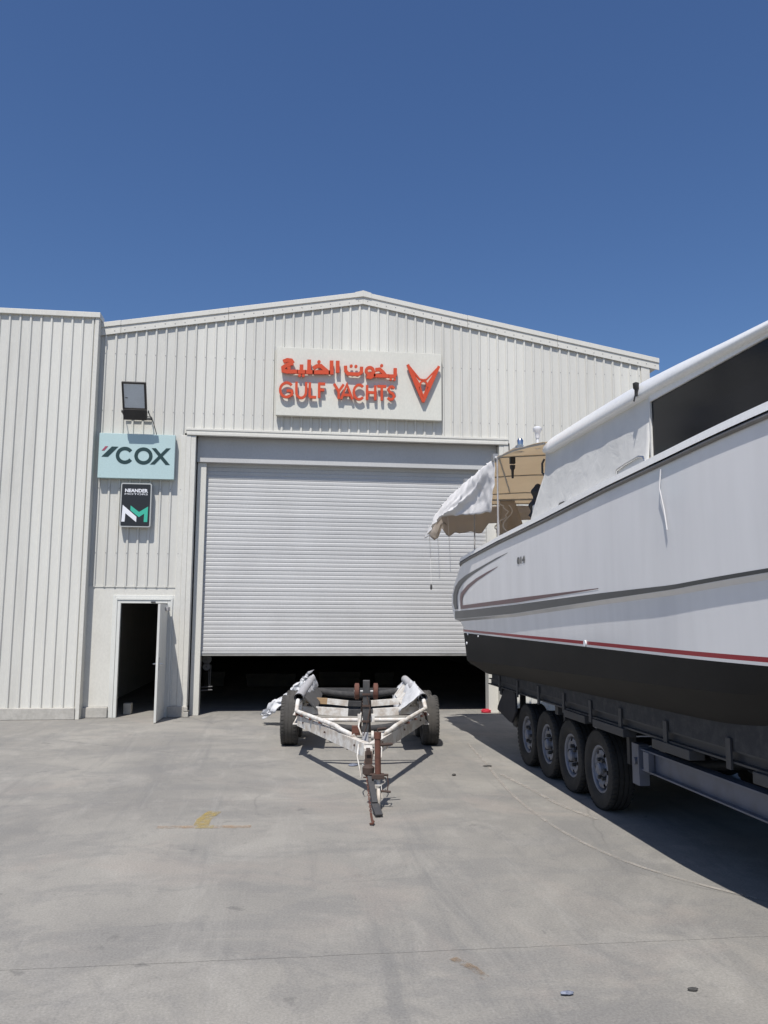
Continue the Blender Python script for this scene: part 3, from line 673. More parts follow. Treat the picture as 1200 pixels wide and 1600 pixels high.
def rim_mesh(name, rimd, width, nholes, mat, out=-1, dish=0.05):
    """steel wheel, outer face towards -x (out=-1); disc with real hand holes"""
    ri = rimd / 2; w = width / 2; n = nholes * 8
    b = MB()
    xo = -w * .70
    b.lathe([(-xo, ri - .03), (-xo, ri + .006), (-xo * .8, ri - .012), (xo * .8, ri - .012), (xo, ri + .006), (xo - .006, ri - .002), (xo, ri - .018), (xo * .75, ri - .03), (-xo, ri - .03)], 'x', n)
    rings = [(ri - .028, xo + .055), (ri - .045, xo + .03), (ri * .80, xo + .010), (ri * .66, xo + .004), (ri * .5, xo + .03), (ri * .36, xo + .045), (ri * .3, xo + .02), (0.002, xo + .015)]
    vs = []
    for r_, x_ in rings:
        for k in range(n): t = 2 * math.pi * k / n; vs.append((x_, r_ * math.cos(t), r_ * math.sin(t)))
    fs = []
    for i in range(len(rings) - 1):
        for k in range(n):
            if i in (2,) and k % 8 in (2, 3) : continue
            fs.append((i * n + k, i * n + (k + 1) % n, (i + 1) * n + (k + 1) % n, (i + 1) * n + k))
    b.add(vs, fs)
    b.lathe([(xo + .10, .001), (xo + .10, ri - .031)], 'x', n, mi=1)  # dark disc behind the hand holes, their shade put into its colour
    for k in range(nholes):
        t = 2 * math.pi * k / nholes + .3; c = (0, ri * .43 * math.cos(t), ri * .43 * math.sin(t))
        b.lathe([(xo + .04, .019), (xo - .006, .019), (xo - .012, .013), (xo - .012, .001)], 'x', 8, c, mi=1)
    b.lathe([(xo + .02, ri * .27), (xo - .02, ri * .25), (xo - .032, ri * .18), (xo - .034, .001)], 'x', 20, mi=0)
    return b.mesh(name, [mat, 'rim_dark'], 35)
BT = tyre_mesh('truck_tyre', 0.745, 0.225, 0.44, 'rubber'); BR = rim_mesh('truck_rim', 0.44, 0.225, 6, 'rim')
ST = tyre_mesh('trailer_tyre', 0.69, 0.235, 0.40, 'rubber_dusty', .005); SR = rim_mesh('trailer_rim', 0.40, 0.235, 5, 'grey_steel')
def wheel(parent, loc, tm, rm, flip, spin=0.0):
    w = bpy.data.objects.new('wheel', None); w.empty_display_size = .1; COL.objects.link(w); w.parent = parent; w.location = loc
    w.rotation_euler = (spin, 0, 0) if not flip else (0, 0, math.pi)
    inst(tm, 'tyre', w); inst(rm, 'rim', w); return w

# ------------------------------------------------------------------ small empty boat trailer
tr = thing('boat_trailer', 'empty weathered white boat trailer with V drawbar in front of the shutter', 'boat trailer', (1.14, 12.0, 0), local=True)
tr.rotation_euler = (0, 0, -math.atan2(.08, .997))
def L(a, bb, z): return (a, -bb, z)          # local: across, towards the road, up
for s in (-1, 1):
    wheel(tr, L(s * 1.0, 0.0, .343), ST, SR, s > 0, random.uniform(0, 3)); wheel(tr, L(s * 0.985, -.80, .343), ST, SR, s > 0, random.uniform(0, 3))
b = MB()
for bb in (0, -.8): b.tube([L(-.9, bb, .343), L(.9, bb, .343)], .03, 10)
for s in (-1, 1):
    for bb in (0, -.8): b.beam(L(s * .80, bb - .3, .385), L(s * .80, bb + .3, .385), .05, .035)
b.build('axle', 'rust_dark', tr, 40)
def chan(b, p, q, w, h, t=.012, side=1):      # C channel: web outside, flanges inside
    p, q = Vector(p), Vector(q); d = (q - p).normalized(); sx = d.cross(Vector((0, 0, 1))).normalized() * side
    b.beam(p, q, t, h)
    for z_ in (h / 2 - t / 2, -h / 2 + t / 2):
        off = sx * (w / 2 + t / 2) + Vector((0, 0, z_)); b.beam(p + off, q + off, w - .001, t)
for s in (-1, 1):
    b = MB(); chan(b, L(s * .82, 1.15, .485), L(s * .80, -3.0, .50), .06, .13, side=s); b.build('side_rail', 'trailer_white', tr, bevel=.003)
for s in (-1, 1):
    b = MB(); chan(b, L(s * .825, 1.16, .475 + (.035 if s > 0 else 0)), L(.05 + s * .055, 3.42, .455), .06, .135, side=s)
    o = b.build('drawbar_beam', 'trailer_white', tr, bevel=.003)
    zt = .60 + (.03 if s > 0 else 0)
    b = MB(); b.tube([L(s * .83, 1.00, .715), L(s * .835, 1.10, .66), L(s * .835, 1.20, zt), L(s * .80, 1.28, zt - .005), L(s * .34 + .03, 2.55, .585), L(s * .28 + .03, 2.72, .565), L(s * .14 + .04, 3.02, .535)], .027, 10)
    for q in (.15, .4, .65, .9):
        a_, b_ = lerp(s * .79, s * .36 + .03, q), lerp(1.3, 2.5, q); b.tube([L(a_, b_, .54), L(a_, b_, .59)], .012, 6)
    b.build('guard_rail', 'trailer_white', tr, 50)
# bunks: long padded pipes with open ends, on uprights
for s in (-1, 1):
    b = MB(); n = 18
    pts = [L(s * .83, .90, .735), L(s * .81, -.2, .755), L(s * .785, -1.4, .775), L(s * .765, -2.4, .785)]
    pts = pts[:3] + [L(s * .775, -1.85, .78)]; b.tube(pts, .062, n, caps=False); b.tube(pts, .052, n, caps=False)
    b.build('bunk', 'grey_steel', tr, 60)
    b = MB()
    for q in (.75, -.2, -1.2, -2.1): b.beam(L(s * .815, q, .55), L(s * .81, q, .71), .05, .05, (0, 1, 0))
    b.build('bunk_post', 'trailer_white', tr, bevel=.003)
    # slanted inner side board below each bunk
    b = MB(); b.grid(8, 3, lambda u, v: L(s * (lerp(.77, .60, v)), lerp(.70, -1.6, u), lerp(.72 + .02 * u, .55, v)))
    o = b.build('side_board', 'trailer_white' if s > 0 else 'dark_steel', tr); o.modifiers.new('thick', 'SOLIDIFY').thickness = .018
# cross members
def cross(nm, mat, pts, w, h=None, pad=None):
    b = MB()
    if h is None: b.tube(pts, w, 12)
    else:
        for p, q in zip(pts, pts[1:]): b.beam(p, q, w, h)
    return b.build(nm, mat, tr, 40 if h is None else None)
cross('cross_tube', 'carpet', [L(-.75, -1.9, .60), L(-.35, -1.7, .555), L(0, -1.65, .535), L(.35, -1.7, .555), L(.75, -1.9, .60)], .05)
cross('cross_beam', 'timber', [L(-.79, -.42, .578), L(-.48, -.40, .565)], .05, .085)
cross('cross_beam', 'trailer_white', [L(-.479, -.40, .565), L(-.17, -.38, .535)], .05, .08); cross('cross_beam', 'trailer_white', [L(.17, -.38, .535), L(.79, -.42, .578)], .05, .085)
cross('keel_pad', 'carpet', [L(-.169, -.38, .535), L(0, -.38, .53), L(.169, -.38, .535)], .06, .075)
cross('cross_beam', 'trailer_white', [L(-.79, .55, .545), L(-.17, .57, .51)], .06, .10); cross('cross_beam', 'trailer_white', [L(.17, .57, .51), L(.79, .55, .545)], .06, .10)
cross('keel_pad', 'carpet', [L(-.169, .57, .51), L(0, .57, .505), L(.169, .57, .51)], .065, .085)
cross('cross_tube', 'trailer_white', [L(-.62, 1.62, .535), L(.66, 1.62, .54)], .024)
cross('cross_tube', 'carpet', [L(-.55, 1.74, .525), L(-.30, 1.80, .475), L(0, 1.84, .45), L(.30, 1.80, .475), L(.58, 1.74, .525)], .04)
cross('cross_beam', 'dark_steel', [L(-.79, -2.7, .52), L(.79, -2.7, .52)], .06, .09)
# winch post and bow rollers
MB().box(-.016, .056, -3.18, -3.10, .60, 1.135).build('winch_post', 'dark_steel', tr, bevel=.006)
MB().box(-.018, .046, -3.20, -3.11, .36, .598).build('post_foot', 'grey_steel', tr, bevel=.006)
b = MB().beam(L(-.035, 2.6, .54), L(-.02, 3.08, .9), .02, .05).beam(L(.075, 2.6, .54), L(.06, 3.08, .9), .02, .05); b.build('post_brace', 'rust_dark', tr)
for s in (-1, 1):
    xx = .02 + s * .1
    MB().lathe([(xx - .028, .001), (xx - .028, .065), (xx - .02, .085), (xx + .02, .085), (xx + .028, .065), (xx + .028, .001)], 'x', 20, (0, -3.14, 1.02)).build('bow_roller', 'rust', tr, 40)
MB().tube([(-.11, -3.14, 1.02), (.15, -3.14, 1.02)], .012, 8).build('roller_axle', 'steel', tr, 40)
b = MB().box(-.07, -.032, -3.16, -3.08, .70, .78).box(.072, .11, -3.16, -3.08, .70, .78).lathe([(.075, .01), (.075, .05), (.1, .05), (.1, .01)], 'x', 12, (0, -3.15, .56))
b.tube([(-.032, -3.1, .80), (-.06, -3.2, .66), (-.03, -3.24, .58)], .008, 6); b.build('winch', 'trailer_white', tr, 40)
b = MB().box(-.13, -.04, -3.02, -2.94, .545, .64).box(-.115, -.055, -3.025, -3.021, .565, .62); b.build('winch_box', 'rust', tr, bevel=.004)
# tongue, coupler, chain
MB().box(-.01, .08, -3.62, -3.40, .395, .50).build('tongue_head', 'trailer_white', tr, bevel=.006)
b = MB().box(.0, .07, -3.84, -3.621, .385, .475).lathe([(.28, .03), (.30, .055), (.36, .06), (.385, .03), (.385, .001)], 'z', 14, (.03, -3.86, 0)).box(.01, .05, -3.86, -3.70, .477, .52); b.build('coupler', 'rust_dark', tr, 40)
b = MB().beam(L(.02, 3.70, .38), L(.085, 4.20, .09), .055, .05).beam(L(.085, 4.20, .089), L(.12, 4.34, .02), .07, .025); b.build('prop_leg', 'dark_steel', tr, bevel=.004)
b = MB()
cp_ = [L(.0, 3.72, .40), L(.015, 3.9, .28), L(.03, 4.1, .14), L(.045, 4.3, .03), L(.05, 4.45, .015), L(.055, 4.56, .015)]
pts = [Vector(p) for p in cp_]; tot = 44
for k in range(tot):
    f = k / tot * (len(pts) - 1); i_ = int(f); p = pts[i_].lerp(pts[i_ + 1], f - i_); d = (pts[i_ + 1] - pts[i_]).normalized()
    sx = d.cross(Vector((0, 0, 1))).normalized(); u_ = sx.cross(d)
    ax = sx if k % 2 else u_
    ring = [p + d * .016 * math.cos(t) + ax * .009 * math.sin(t) for t in [q * math.pi / 4 for q in range(9)]]
    b.tube(ring, .0035, 5, caps=False)
b.build('safety_chain', 'rust', tr)
b = MB().tube([L(.055, 4.55, .02), L(.06, 4.60, .03), L(.05, 4.64, .02), L(.03, 4.62, .015)], .011, 6); b.build('chain_hook', 'rust', tr, 50)
# jockey wheel
b = MB().tube([L(.115, 3.92, .685), L(.122, 3.92, .26)], .03, 14).tube([L(.115, 3.92, .64), L(.115, 3.92, .70)], .036, 14); b.build('jack_tube', 'rust', tr, 40)
b = MB().tube([L(.122, 3.92, .259), L(.124, 3.92, .20)], .022, 10).beam(L(.095, 3.92, .21), L(.092, 3.97, .09), .006, .04).beam(L(.153, 3.92, .21), L(.156, 3.97, .09), .006, .04).box(.09, .158, -3.95, -3.89, .205, .215); b.build('jack_fork', 'trailer_white', tr)
MB().lathe([(.106, .001), (.106, .075), (.112, .092), (.136, .092), (.142, .075), (.142, .001)], 'x', 22, (0, -3.98, .093)).build('jockey_wheel', 'trailer_white', tr, 40)
MB().tube([L(.115, 3.92, .70), L(.115, 3.92, .73), L(.20, 3.9, .735)], .01, 8).build('crank', 'rust_dark', tr, 40)
MB().tube([L(.14, 3.93, .58), L(.26, 3.90, .585)], .014, 8).build('jack_handle', 'rust_dark', tr, 40)
MB().box(.06, .18, -3.98, -3.88, .27, .31).build('jack_clamp', 'rust_dark', tr, bevel=.003)
for pts_, r_ in (([L(.02, 3.9, .30), L(.22, 3.93, .30)], .012), ([L(-.02, 3.88, .27), L(.2, 3.9, .265)], .008), ([L(.21, 3.93, .30), L(.22, 3.95, .22), L(.21, 3.96, .16)], .006), ([L(.15, 3.97, .16), L(.24, 3.99, .155)], .011)):
    MB().tube(pts_, r_, 6).build('clamp_bolt', 'rust_dark', tr, 40)
b = MB().tube([L(-.06, 3.35, .5), L(-.075, 3.45, .40), L(-.05, 3.5, .28), L(-.03, 3.55, .2), L(-.02, 3.6, .34)], .006, 6).tube([L(.14, 3.4, .55), L(.17, 3.6, .50), L(.16, 3.7, .42)], .006, 6); b.build('cable', 'trailer_white', tr, 50)

for s_ in (-1, 1):
    zt = .60 + (.03 if s_ > 0 else 0)
    for q in (.08, .46, .90):       # bolts and clips along the drawbar beams
        a_, b_ = lerp(s_ * .80, .05 + s_ * .075, q), lerp(1.25, 3.35, q)
        MB().lathe([(.0, .001), (.0, .012), (.010, .012), (.014, .008), (.014, .001)], 'y', 8, (a_, -b_ - .052, .485 + (.03 if s_ > 0 else 0) - .02 * q)).build('bolt', 'rust_dark', tr)
    for q in (.12, .38, .66):
        a_, b_ = lerp(s_ * .79, s_ * .36 + .03, q), lerp(1.3, 2.5, q)
        MB().box(a_ - .035, a_ + .035, -b_ - .03, -b_ + .03, .555, .575).build('rail_clip', 'rust', tr, bevel=.003)
    MB().tube([L(lerp(s_ * .76, .05 + s_ * .03, k / 12), lerp(1.2, 3.35, k / 12), .40 + .035 * math.sin(k * 1.9) + (.03 if s_ > 0 else 0)) for k in range(13)], .007, 6).build('brake_hose', 'black', tr, 60)
    for bb in (0, -.8):
        for w_ in (-.12, .12): MB().tube([L(s_ * .80, bb + w_, .30), L(s_ * .80, bb + w_, .47)], .009, 6).build('u_bolt', 'rust', tr)
    MB().box(s_ * .80 - .05, s_ * .80 + .05, -1.23, -1.17, .545, .585).build('rail_clip', 'rust', tr, bevel=.003)
for zz in (.70, .86, .98): MB().box(-.024, .064, -3.192, -3.181, zz, zz + .022).build('post_clamp', 'rust_dark', tr, bevel=.002)
MB().tube([L(.02, 3.17, 1.0), L(.06, 3.22, .85), L(.02, 3.24, .66), L(-.01, 3.24, .57)], .006, 6).build('winch_strap', 'rust_dark', tr, 60)
def w2(a, bb, z):          # trailer local -> world
    v = Matrix.Rotation(tr.rotation_euler.z, 3, 'Z') @ Vector(L(a, bb, z)); return (v.x + 1.14, v.y + 12.0, v.z)
def film(name, label, nu, nv, fn, amp, seed):
    b = MB().grid(nu, nv, lambda u, v: tuple(c + amp * (nz(u * 6 + seed, v * 5, k * 3.3) + .6 * nz(u * 15, v * 13 + seed, k * 5.1)) for k, c in enumerate(fn(u, v))))
    o = b.build(name, 'film', None, 60); o.modifiers.new('thick', 'SOLIDIFY').thickness = .003
    return tag(o, label, 'plastic sheet')
def filmR(u, v):
    bb = lerp(.85, -2.0, u); t = lerp(-.9, 1, v); z0 = lerp(.80, .84, u) + .045 * math.sin(u * 5)
    if t < 0: return w2(lerp(.80, .885, -t), bb, lerp(z0, z0 - .15, -t))
    return w2(lerp(.80, .52 + .05 * u, t ** .9), bb, z0 - t * (.26 + .16 * math.sin(3.1 * u)))
film('plastic_sheet', 'crumpled white plastic film draped over the right bunk of the empty trailer', 40, 16, filmR, .028, 2.0)
def filmL(u, v):
    bb = lerp(.10, -1.95, u); t = lerp(-1, 1, v); z0 = lerp(.80, .845, u)
    return w2(lerp(-.81, -.76, u) + t * .085, bb, z0 - abs(t) ** 1.6 * (.13 + .05 * u))
film('plastic_sheet', 'narrow white plastic film wrapped along the left bunk of the empty trailer', 34, 10, filmL, .018, 7.0)
def filmG(u, v):
    p0 = Vector(w2(-.83, -1.9, .76)); p1 = Vector(w2(-1.10, -2.0, .48)); p2 = Vector(w2(-1.62, -2.2, .10))
    c = p0.lerp(p1, u * 2) if u < .5 else p1.lerp(p2, (u - .5) * 2)
    w = lerp(.16, .34, u); return (c.x, c.y + (v - .5) * w * 1.2, max(.03, c.z + .12 * math.sin(v * 3.1) * (1 - .3 * u)) )
film('plastic_sheet', 'bunched white plastic film trailing to the ground behind the left trailer tyre', 40, 26, filmG, .085, 11.0)

# ------------------------------------------------------------------ large boat: hull
HX = 4.15
boat = thing('motor_boat', 'large white cabin boat with dark bottom and canvas awning aft, on a wheeled trailer', 'boat', (HX, 7.0, 0.8))
SHEER = [(0.2, 3.12), (3, 2.97), (5.2, 2.873), (6.29, 2.84), (7.94, 2.77), (9.67, 2.71), (11.2, 2.635), (11.76, 2.60), (12.1, 2.53), (12.5, 2.47)]
def wl(Y): return 1.545 + (Y - 5.3) * .006
def stp(Y): return interp([(1.5, 2.2), (5.25, 1.962), (6.5, 1.918), (9.16, 1.815), (11.9, 1.755), (12.8, 1.745)], Y)
ROWS = ['chine', 'wl', 'white', 'red', 'mid', 'step', 'step2', 'a', 'b', 'c', 'd', 'sheer']
QF = {'step2': .03, 'a': .3, 'b': .55, 'c': .75, 'd': .9, 'sheer': 1.0}
STERN = {'chine': 11.95, 'wl': 12.0, 'white': 12.01, 'red': 12.03, 'mid': 12.14, 'step': 12.30, 'step2': 12.52, 'a': 12.72, 'b': 12.70, 'c': 12.52, 'd': 12.30, 'sheer': 12.05}
BOW = {'chine': 2.7, 'wl': 2.0, 'white': 1.98, 'red': 1.94, 'mid': 1.75, 'step': 1.5, 'step2': 1.48, 'a': 1.2, 'b': .9, 'c': .7, 'd': .55, 'sheer': .4}
HB = {'chine': 1.465, 'wl': 1.50, 'white': 1.502, 'red': 1.505, 'mid': 1.512, 'step': 1.518, 'step2': 1.548, 'a': 1.552, 'b': 1.553, 'c': 1.552, 'd': 1.55, 'sheer': 1.548}
def rowz(r, Y):
    if r == 'chine': return 1.19 + max(0, 11.95 - Y) * .0225 + max(0, 5 - Y) ** 2 * .03
    if r == 'wl': return wl(Y)
    if r == 'white': return wl(Y) + .02
    if r == 'red': return wl(Y) + .05
    if r == 'mid': return lerp(wl(Y) + .05, stp(Y), .5)
    if r == 'step': return stp(Y)
    return lerp(stp(Y) + .004, interp(SHEER, Y), QF[r])
def hbeam(r, Y):
    yb = BOW[r]; ys = STERN[r]; h = HB[r]
    t = max(0, min(1, (5.6 - Y) / (5.6 - yb))); h *= max(0.0, 1 - t ** 2.3) ** .62
    s = max(0, (Y - (ys - .28)) / .28); h -= (.10 if r not in ('chine', 'wl', 'white', 'red') else .02) * min(1, s) ** 2.5
    return max(h, .012)
NC = 120
def colY(r, k):
    t = k / NC; t = t ** 1.0
    # finer columns at the stern
    t = 1 - (1 - t) ** 1.55
    return lerp(BOW[r], STERN[r], t)
def hpt(r, k, s): Y = colY(r, k); return (HX + s * hbeam(r, Y), Y, rowz(r, Y))
def hull_part(nm, rows, mat, smooth=40, parent=boat):
    b = MB()
    for s in (-1, 1):
        vs = [hpt(r, k, s) for r in rows for k in range(NC + 1)]; n = NC + 1
        b.add(vs, [(i * n + k, i * n + k + 1, (i + 1) * n + k + 1, (i + 1) * n + k) for i in range(len(rows) - 1) for k in range(NC)])
    # transom
    vs = [hpt(r, NC, s) for r in rows for s in (-1, 1)]
    b.add(vs, [(2 * i, 2 * i + 1, 2 * i + 3, 2 * i + 2) for i in range(len(rows) - 1)])
    return b.build(nm, mat, parent, smooth)
hull = hull_part('hull', ['red', 'mid', 'step', 'step2', 'a', 'b', 'c', 'd', 'sheer'], 'gel', 32)
hull_part('waterline_stripe', ['wl', 'white'], 'gel'); hull_part('boot_stripe', ['white', 'red'], 'red_line')
b = MB()
def bot(q, k, s):
    Y = colY('chine', k); z0 = rowz('chine', Y); h = hbeam('chine', Y)
    zk = .80 + max(0, 4.5 - Y) ** 2 * .14; zm = min(z0 - .02, 1.0 + max(0, 11.95 - Y) * .011 + max(0, 4.8 - Y) ** 2 * .07)
    return {0: (HX, Y, min(zk, zm - .02)), 1: (HX + s * h * .45, Y, lerp(min(zk, zm - .02), zm, .55)), 2: (HX + s * h * .80, Y, zm), 3: (HX + s * (h - .05), Y, z0 - .045), 4: (HX + s * h, Y, z0)}[q]
for s in (-1, 1):
    n = NC + 1; vs = [bot(q, k, s) for q in range(5) for k in range(n)] + [hpt('wl', k, s) for k in range(n)]
    b.add(vs, [(i * n + k, i * n + k + 1, (i + 1) * n + k + 1, (i + 1) * n + k) for i in range(5) for k in range(NC)])
b.add([bot(q, NC, -1) for q in range(5)] + [hpt('wl', NC, -1), hpt('wl', NC, 1)] + [bot(q, NC, 1) for q in (4, 3, 2, 1)], [tuple(range(11))])
b.build('hull_bottom', 'antifoul', boat, 20)
# side finder for stripes and fittings
def side(Y, z):
    pts = sorted((rowz(r, Y), hbeam(r, min(Y, STERN[r]))) for r in ROWS)
    return HX - interp(pts, z)
def stripe(nm, mat, path):      # path: (Y, zlow, Y, zhigh) pairs on the starboard side, mirrored to port
    for s in (-1, 1):
        vs = []
        for (ya, za, yb, zb) in path:
            for q in range(3):
                y, z = lerp(ya, yb, q / 2), lerp(za, zb, q / 2); x = side(y, z) - (.003 if y < 11.3 else lerp(.003, .008, min(1, (y - 11.3) / .4)))
                vs.append((x if s < 0 else 2 * HX - x, y, z))
        MB().add(vs, [(3 * i + q, 3 * i + 3 + q, 3 * i + 4 + q, 3 * i + 1 + q) for i in range(len(path) - 1) for q in range(2)]).build(nm, mat, boat, 60)
pth = []
for k in range(50):
    Y = lerp(4.2, 12.25, k / 49); w = interp([(4.2, .022), (5.25, .03), (6.5, .055), (9.2, .10), (12.25, .115)], Y); z0 = stp(Y) + .036
    pth.append((Y, z0, Y, z0 + w))
stripe('graphite_stripe', 'grey_line', pth)
up_o = [(12.25, 1.93), (12.36, 2.02), (12.36, 2.145), (12.22, 2.265), (11.95, 2.345), (11.56, 2.40), (11.06, 2.442), (10.38, 2.492), (9.8, 2.535), (9.3, 2.56)]
up_i = [(12.05, 1.932), (12.10, 2.02), (12.10, 2.13), (11.98, 2.22), (11.75, 2.295), (11.4, 2.355), (10.95, 2.41), (10.35, 2.47), (9.78, 2.518), (9.29, 2.556)]
stripe('graphite_stripe', 'grey_line', [(a, z, c, d) for (a, z), (c, d) in zip(up_i, up_o)])
pth = []
for k in range(34):
    Y = lerp(6.55, 11.85, k / 33); zc = interp([(6.55, 2.048), (9.0, 1.998), (11.85, 1.955)], Y); w = .045 * min(1, (Y - 6.5) / 2.5) + .006
    pth.append((Y, zc - w / 2, Y, zc + w / 2))
stripe('maroon_stripe', 'maroon_line', pth)
mo = [(11.86, 1.975), (11.88, 2.10), (11.82, 2.165), (11.4, 2.262), (10.9, 2.33), (10.3, 2.385), (9.75, 2.425)]
mi_ = [(11.73, 1.975), (11.74, 2.07), (11.68, 2.125), (11.3, 2.218), (10.85, 2.292), (10.28, 2.36), (9.74, 2.42)]
stripe('maroon_stripe', 'maroon_line', [(a, z, c, d) for (a, z), (c, d) in zip(mi_, mo)])
# gunwale cap + rub rail
def sheerline(s, o=0, dz=0):
    return [(HX + s * (hbeam('sheer', colY('sheer', k)) + o), colY('sheer', k), interp(SHEER, colY('sheer', k)) + dz) for k in range(0, NC + 1)]
b = MB()
for s in (-1, 1): b.tube(sheerline(s, .008, .002), .017, 8)
b.build('rub_rail', 'rubrail', boat, 60)
b = MB()
for s in (-1, 1):
    o_, i_ = sheerline(s, .028, .022), sheerline(s, -.20, .03); o2 = sheerline(s, .020, .075); i2 = sheerline(s, -.20, .085)
    n = len(o_); b.add(o_ + o2 + i2 + i_, [(r * n + k, r * n + k + 1, (r + 1) * n + k + 1, (r + 1) * n + k) for r in range(3) for k in range(n - 1)])
sl_ = [(sheerline(-1, .028, .022)[-1]), (sheerline(1, .028, .022)[-1]), (sheerline(1, .02, .075)[-1]), (sheerline(-1, .02, .075)[-1])]
b.add([*sl_, (sl_[2][0], 11.8, sl_[2][2]), (sl_[3][0], 11.8, sl_[3][2])], [(0, 1, 2, 3), (3, 2, 4, 5)])
b.build('gunwale', 'gel_roof', boat, 30)
b = MB(); 
vs = [sheerline(-1, -.19, .03)[k] for k in range(NC + 1) if sheerline(-1)[k][1] < 8.3]; ws = [sheerline(1, -.19, .03)[k] for k in range(NC + 1) if sheerline(1)[k][1] < 8.3]
n = len(vs); b.add(vs + ws, [(k, k + 1, n + k + 1, n + k) for k in range(n - 1)]); b.build('deck', 'gel_roof', boat)
b = MB().box(2.85, 5.45, 8.3, 11.85, 2.0, 2.03).box(2.82, 2.85, 8.3, 11.85, 2.0, 2.68).box(5.45, 5.48, 8.3, 11.85, 2.0, 2.68).box(2.86, 5.44, 11.8, 11.85, 2.03, 2.55).box(2.86, 5.44, 8.25, 8.3, 2.0, 2.7); b.build('cockpit', 'gel_roof', boat)
# cabin
CX0, CX1 = 2.672, 5.628
def shr(Y): return interp(SHEER, Y) + .075
def canv(s):
    def f(u, v):
        Y = lerp(5.652, lerp(8.62, 8.15, min(1, v * 1.5)), u); z = lerp(shr(Y) - .03, 3.475 + (Y - 5.2) * .022, v)
        x = lerp(2.645, 2.70, v) + .010 * nz(Y * 1.3, z * 2.6, 1) + .006 * nz(Y * 4 + z * 3, z * 2, 7)
        return (x if s < 0 else 2 * HX - x, Y, z)
    return f
for s in (-1, 1):
    o = MB().grid(46, 16, canv(s)).build('canvas_panel', 'panel_canvas', boat, 60); o.modifiers.new('thick', 'SOLIDIFY').thickness = .004
    xf = lambda x: x if s < 0 else 2 * HX - x
    def quad(nm, mat, y0, y1, zb0, zt0, zb1, zt1, x, t=.02):
        a = [(xf(x), y0, zb0), (xf(x), y1, zb1), (xf(x), y1, zt1), (xf(x), y0, zt0)]; c = [(xf(x + t), p[1], p[2]) for p in a]
        MB().add(a + c, [(0, 1, 2, 3), (7, 6, 5, 4), (0, 4, 5, 1), (1, 5, 6, 2), (2, 6, 7, 3), (3, 7, 4, 0)]).build(nm, mat, boat)
    quad('side_window', 'tint', 4.0, 5.63, shr(4.0) + .01, 3.37, shr(5.63) - .005, 3.395, CX0 + .012)
    quad('window_post', 'panel_canvas', 5.631, 5.651, shr(5.65) - .02, 3.47, shr(5.65) - .02, 3.47, CX0 - .002, .03)
    quad('window_header', 'gel_roof', 3.7, 5.63, 3.371, 3.45, 3.396, 3.48, CX0 - .002, .03)
    quad('front_post', 'gel_roof', 3.2, 3.999, shr(3.2) - .02, 3.0, shr(4.0) - .02, 3.37, CX0, .04)
MB().add([(CX0, 3.2, 3.0), (CX1, 3.2, 3.0), (CX1, 3.99, 3.42), (CX0, 3.99, 3.42), (CX0, 3.23, 3.0), (CX1, 3.23, 3.0), (CX1, 4.02, 3.42), (CX0, 4.02, 3.42)], [(0, 1, 2, 3), (7, 6, 5, 4), (0, 3, 7, 4), (1, 5, 6, 2), (0, 4, 5, 1), (3, 2, 6, 7)]).build('windscreen', 'tint', boat)
MB().box(CX0 + .03, CX1 - .03, 3.15, 3.25, 2.9, 3.0).build('windscreen_base', 'gel_roof', boat)
MB().box(CX0 + .35, CX1 - .03, 8.15, 8.2, 2.5, 3.5).build('cabin_bulkhead', 'gel_roof', boat)
MB().box(CX0 + .03, CX1 - .03, 3.6, 8.1, 2.6, 2.64).build('cabin_floor', 'interior', boat)
# hardtop: rounded slab with rake
b = MB(); secs = []
for Y, zt, th, inn in ((8.12, 3.59, .06, .05), (8.08, 3.625, .13, .012), (7.9, 3.63, .16, 0), (7.0, 3.622, .158, 0), (6.4, 3.612, .155, 0), (5.75, 3.597, .15, 0), (5.2, 3.562, .13, 0), (4.6, 3.515, .105, 0), (4.0, 3.475, .09, 0), (3.5, 3.45, .08, .02), (3.42, 3.425, .03, .08)):
    x0, x1 = 2.63 + inn, 5.67 - inn; zb = zt - th
    ring = []
    e = min(.06, th * .42)
    half = [(.07, 0), (.022, .004), (.006, .014), (0, .03), (.012 * th / .15, th * .55), (.034 * th / .15 + .004, th - .03), (.055, th - .010), (.10, th)]
    ring += [(x0 + a, Y, zb + c) for a, c in half] + [(lerp(x0, x1, q), Y, zt + .05 * math.sin(math.pi * q)) for q in (.25, .5, .75)] + [(x1 - a, Y, zb + c) for a, c in half[::-1]]
    secs.append(ring)
n = len(secs[0])
b.add([p for s_ in secs for p in s_], [(i * n + k, i * n + (k + 1) % n, (i + 1) * n + (k + 1) % n, (i + 1) * n + k) for i in range(len(secs) - 1) for k in range(n)] + [tuple(range(n)), tuple(range((len(secs)) * n - 1, (len(secs) - 1) * n - 1, -1))])
b.build('hardtop', 'gel_roof', boat, 40)
# awning over the aft cockpit with frame and curtains
def awz(Y): return interp([(8.0, 3.60), (8.6, 3.69), (9.2, 3.765), (9.8, 3.812), (10.5, 3.81), (11.2, 3.785), (12.2, 3.755), (13.3, 3.70), (13.75, 3.64)], Y)
def awf(u, v):
    Y = lerp(8.02, 13.6, u); X = lerp(2.64, 5.66, v)
    z = awz(Y) + .10 * math.sin(math.pi * v) - .018 * abs(math.sin(math.pi * (Y - 8.1) / 1.6)) * math.sin(math.pi * min(1, v * 3)) + .012 * nz(Y * 2, X * 2, 0)
    return (X, Y, z)
o = MB().grid(60, 24, awf).build('awning', 'awning', boat, 70); o.modifiers.new('thick', 'SOLIDIFY').thickness = .004
b = MB()
for Y in (9.85, 11.3, 12.7, 13.55):
    b.tube([(lerp(2.64, 5.66, v), Y, awf((Y - 8.02) / 5.58, v)[2] - .016) for v in [k / 10 for k in range(11)]], .009, 8)
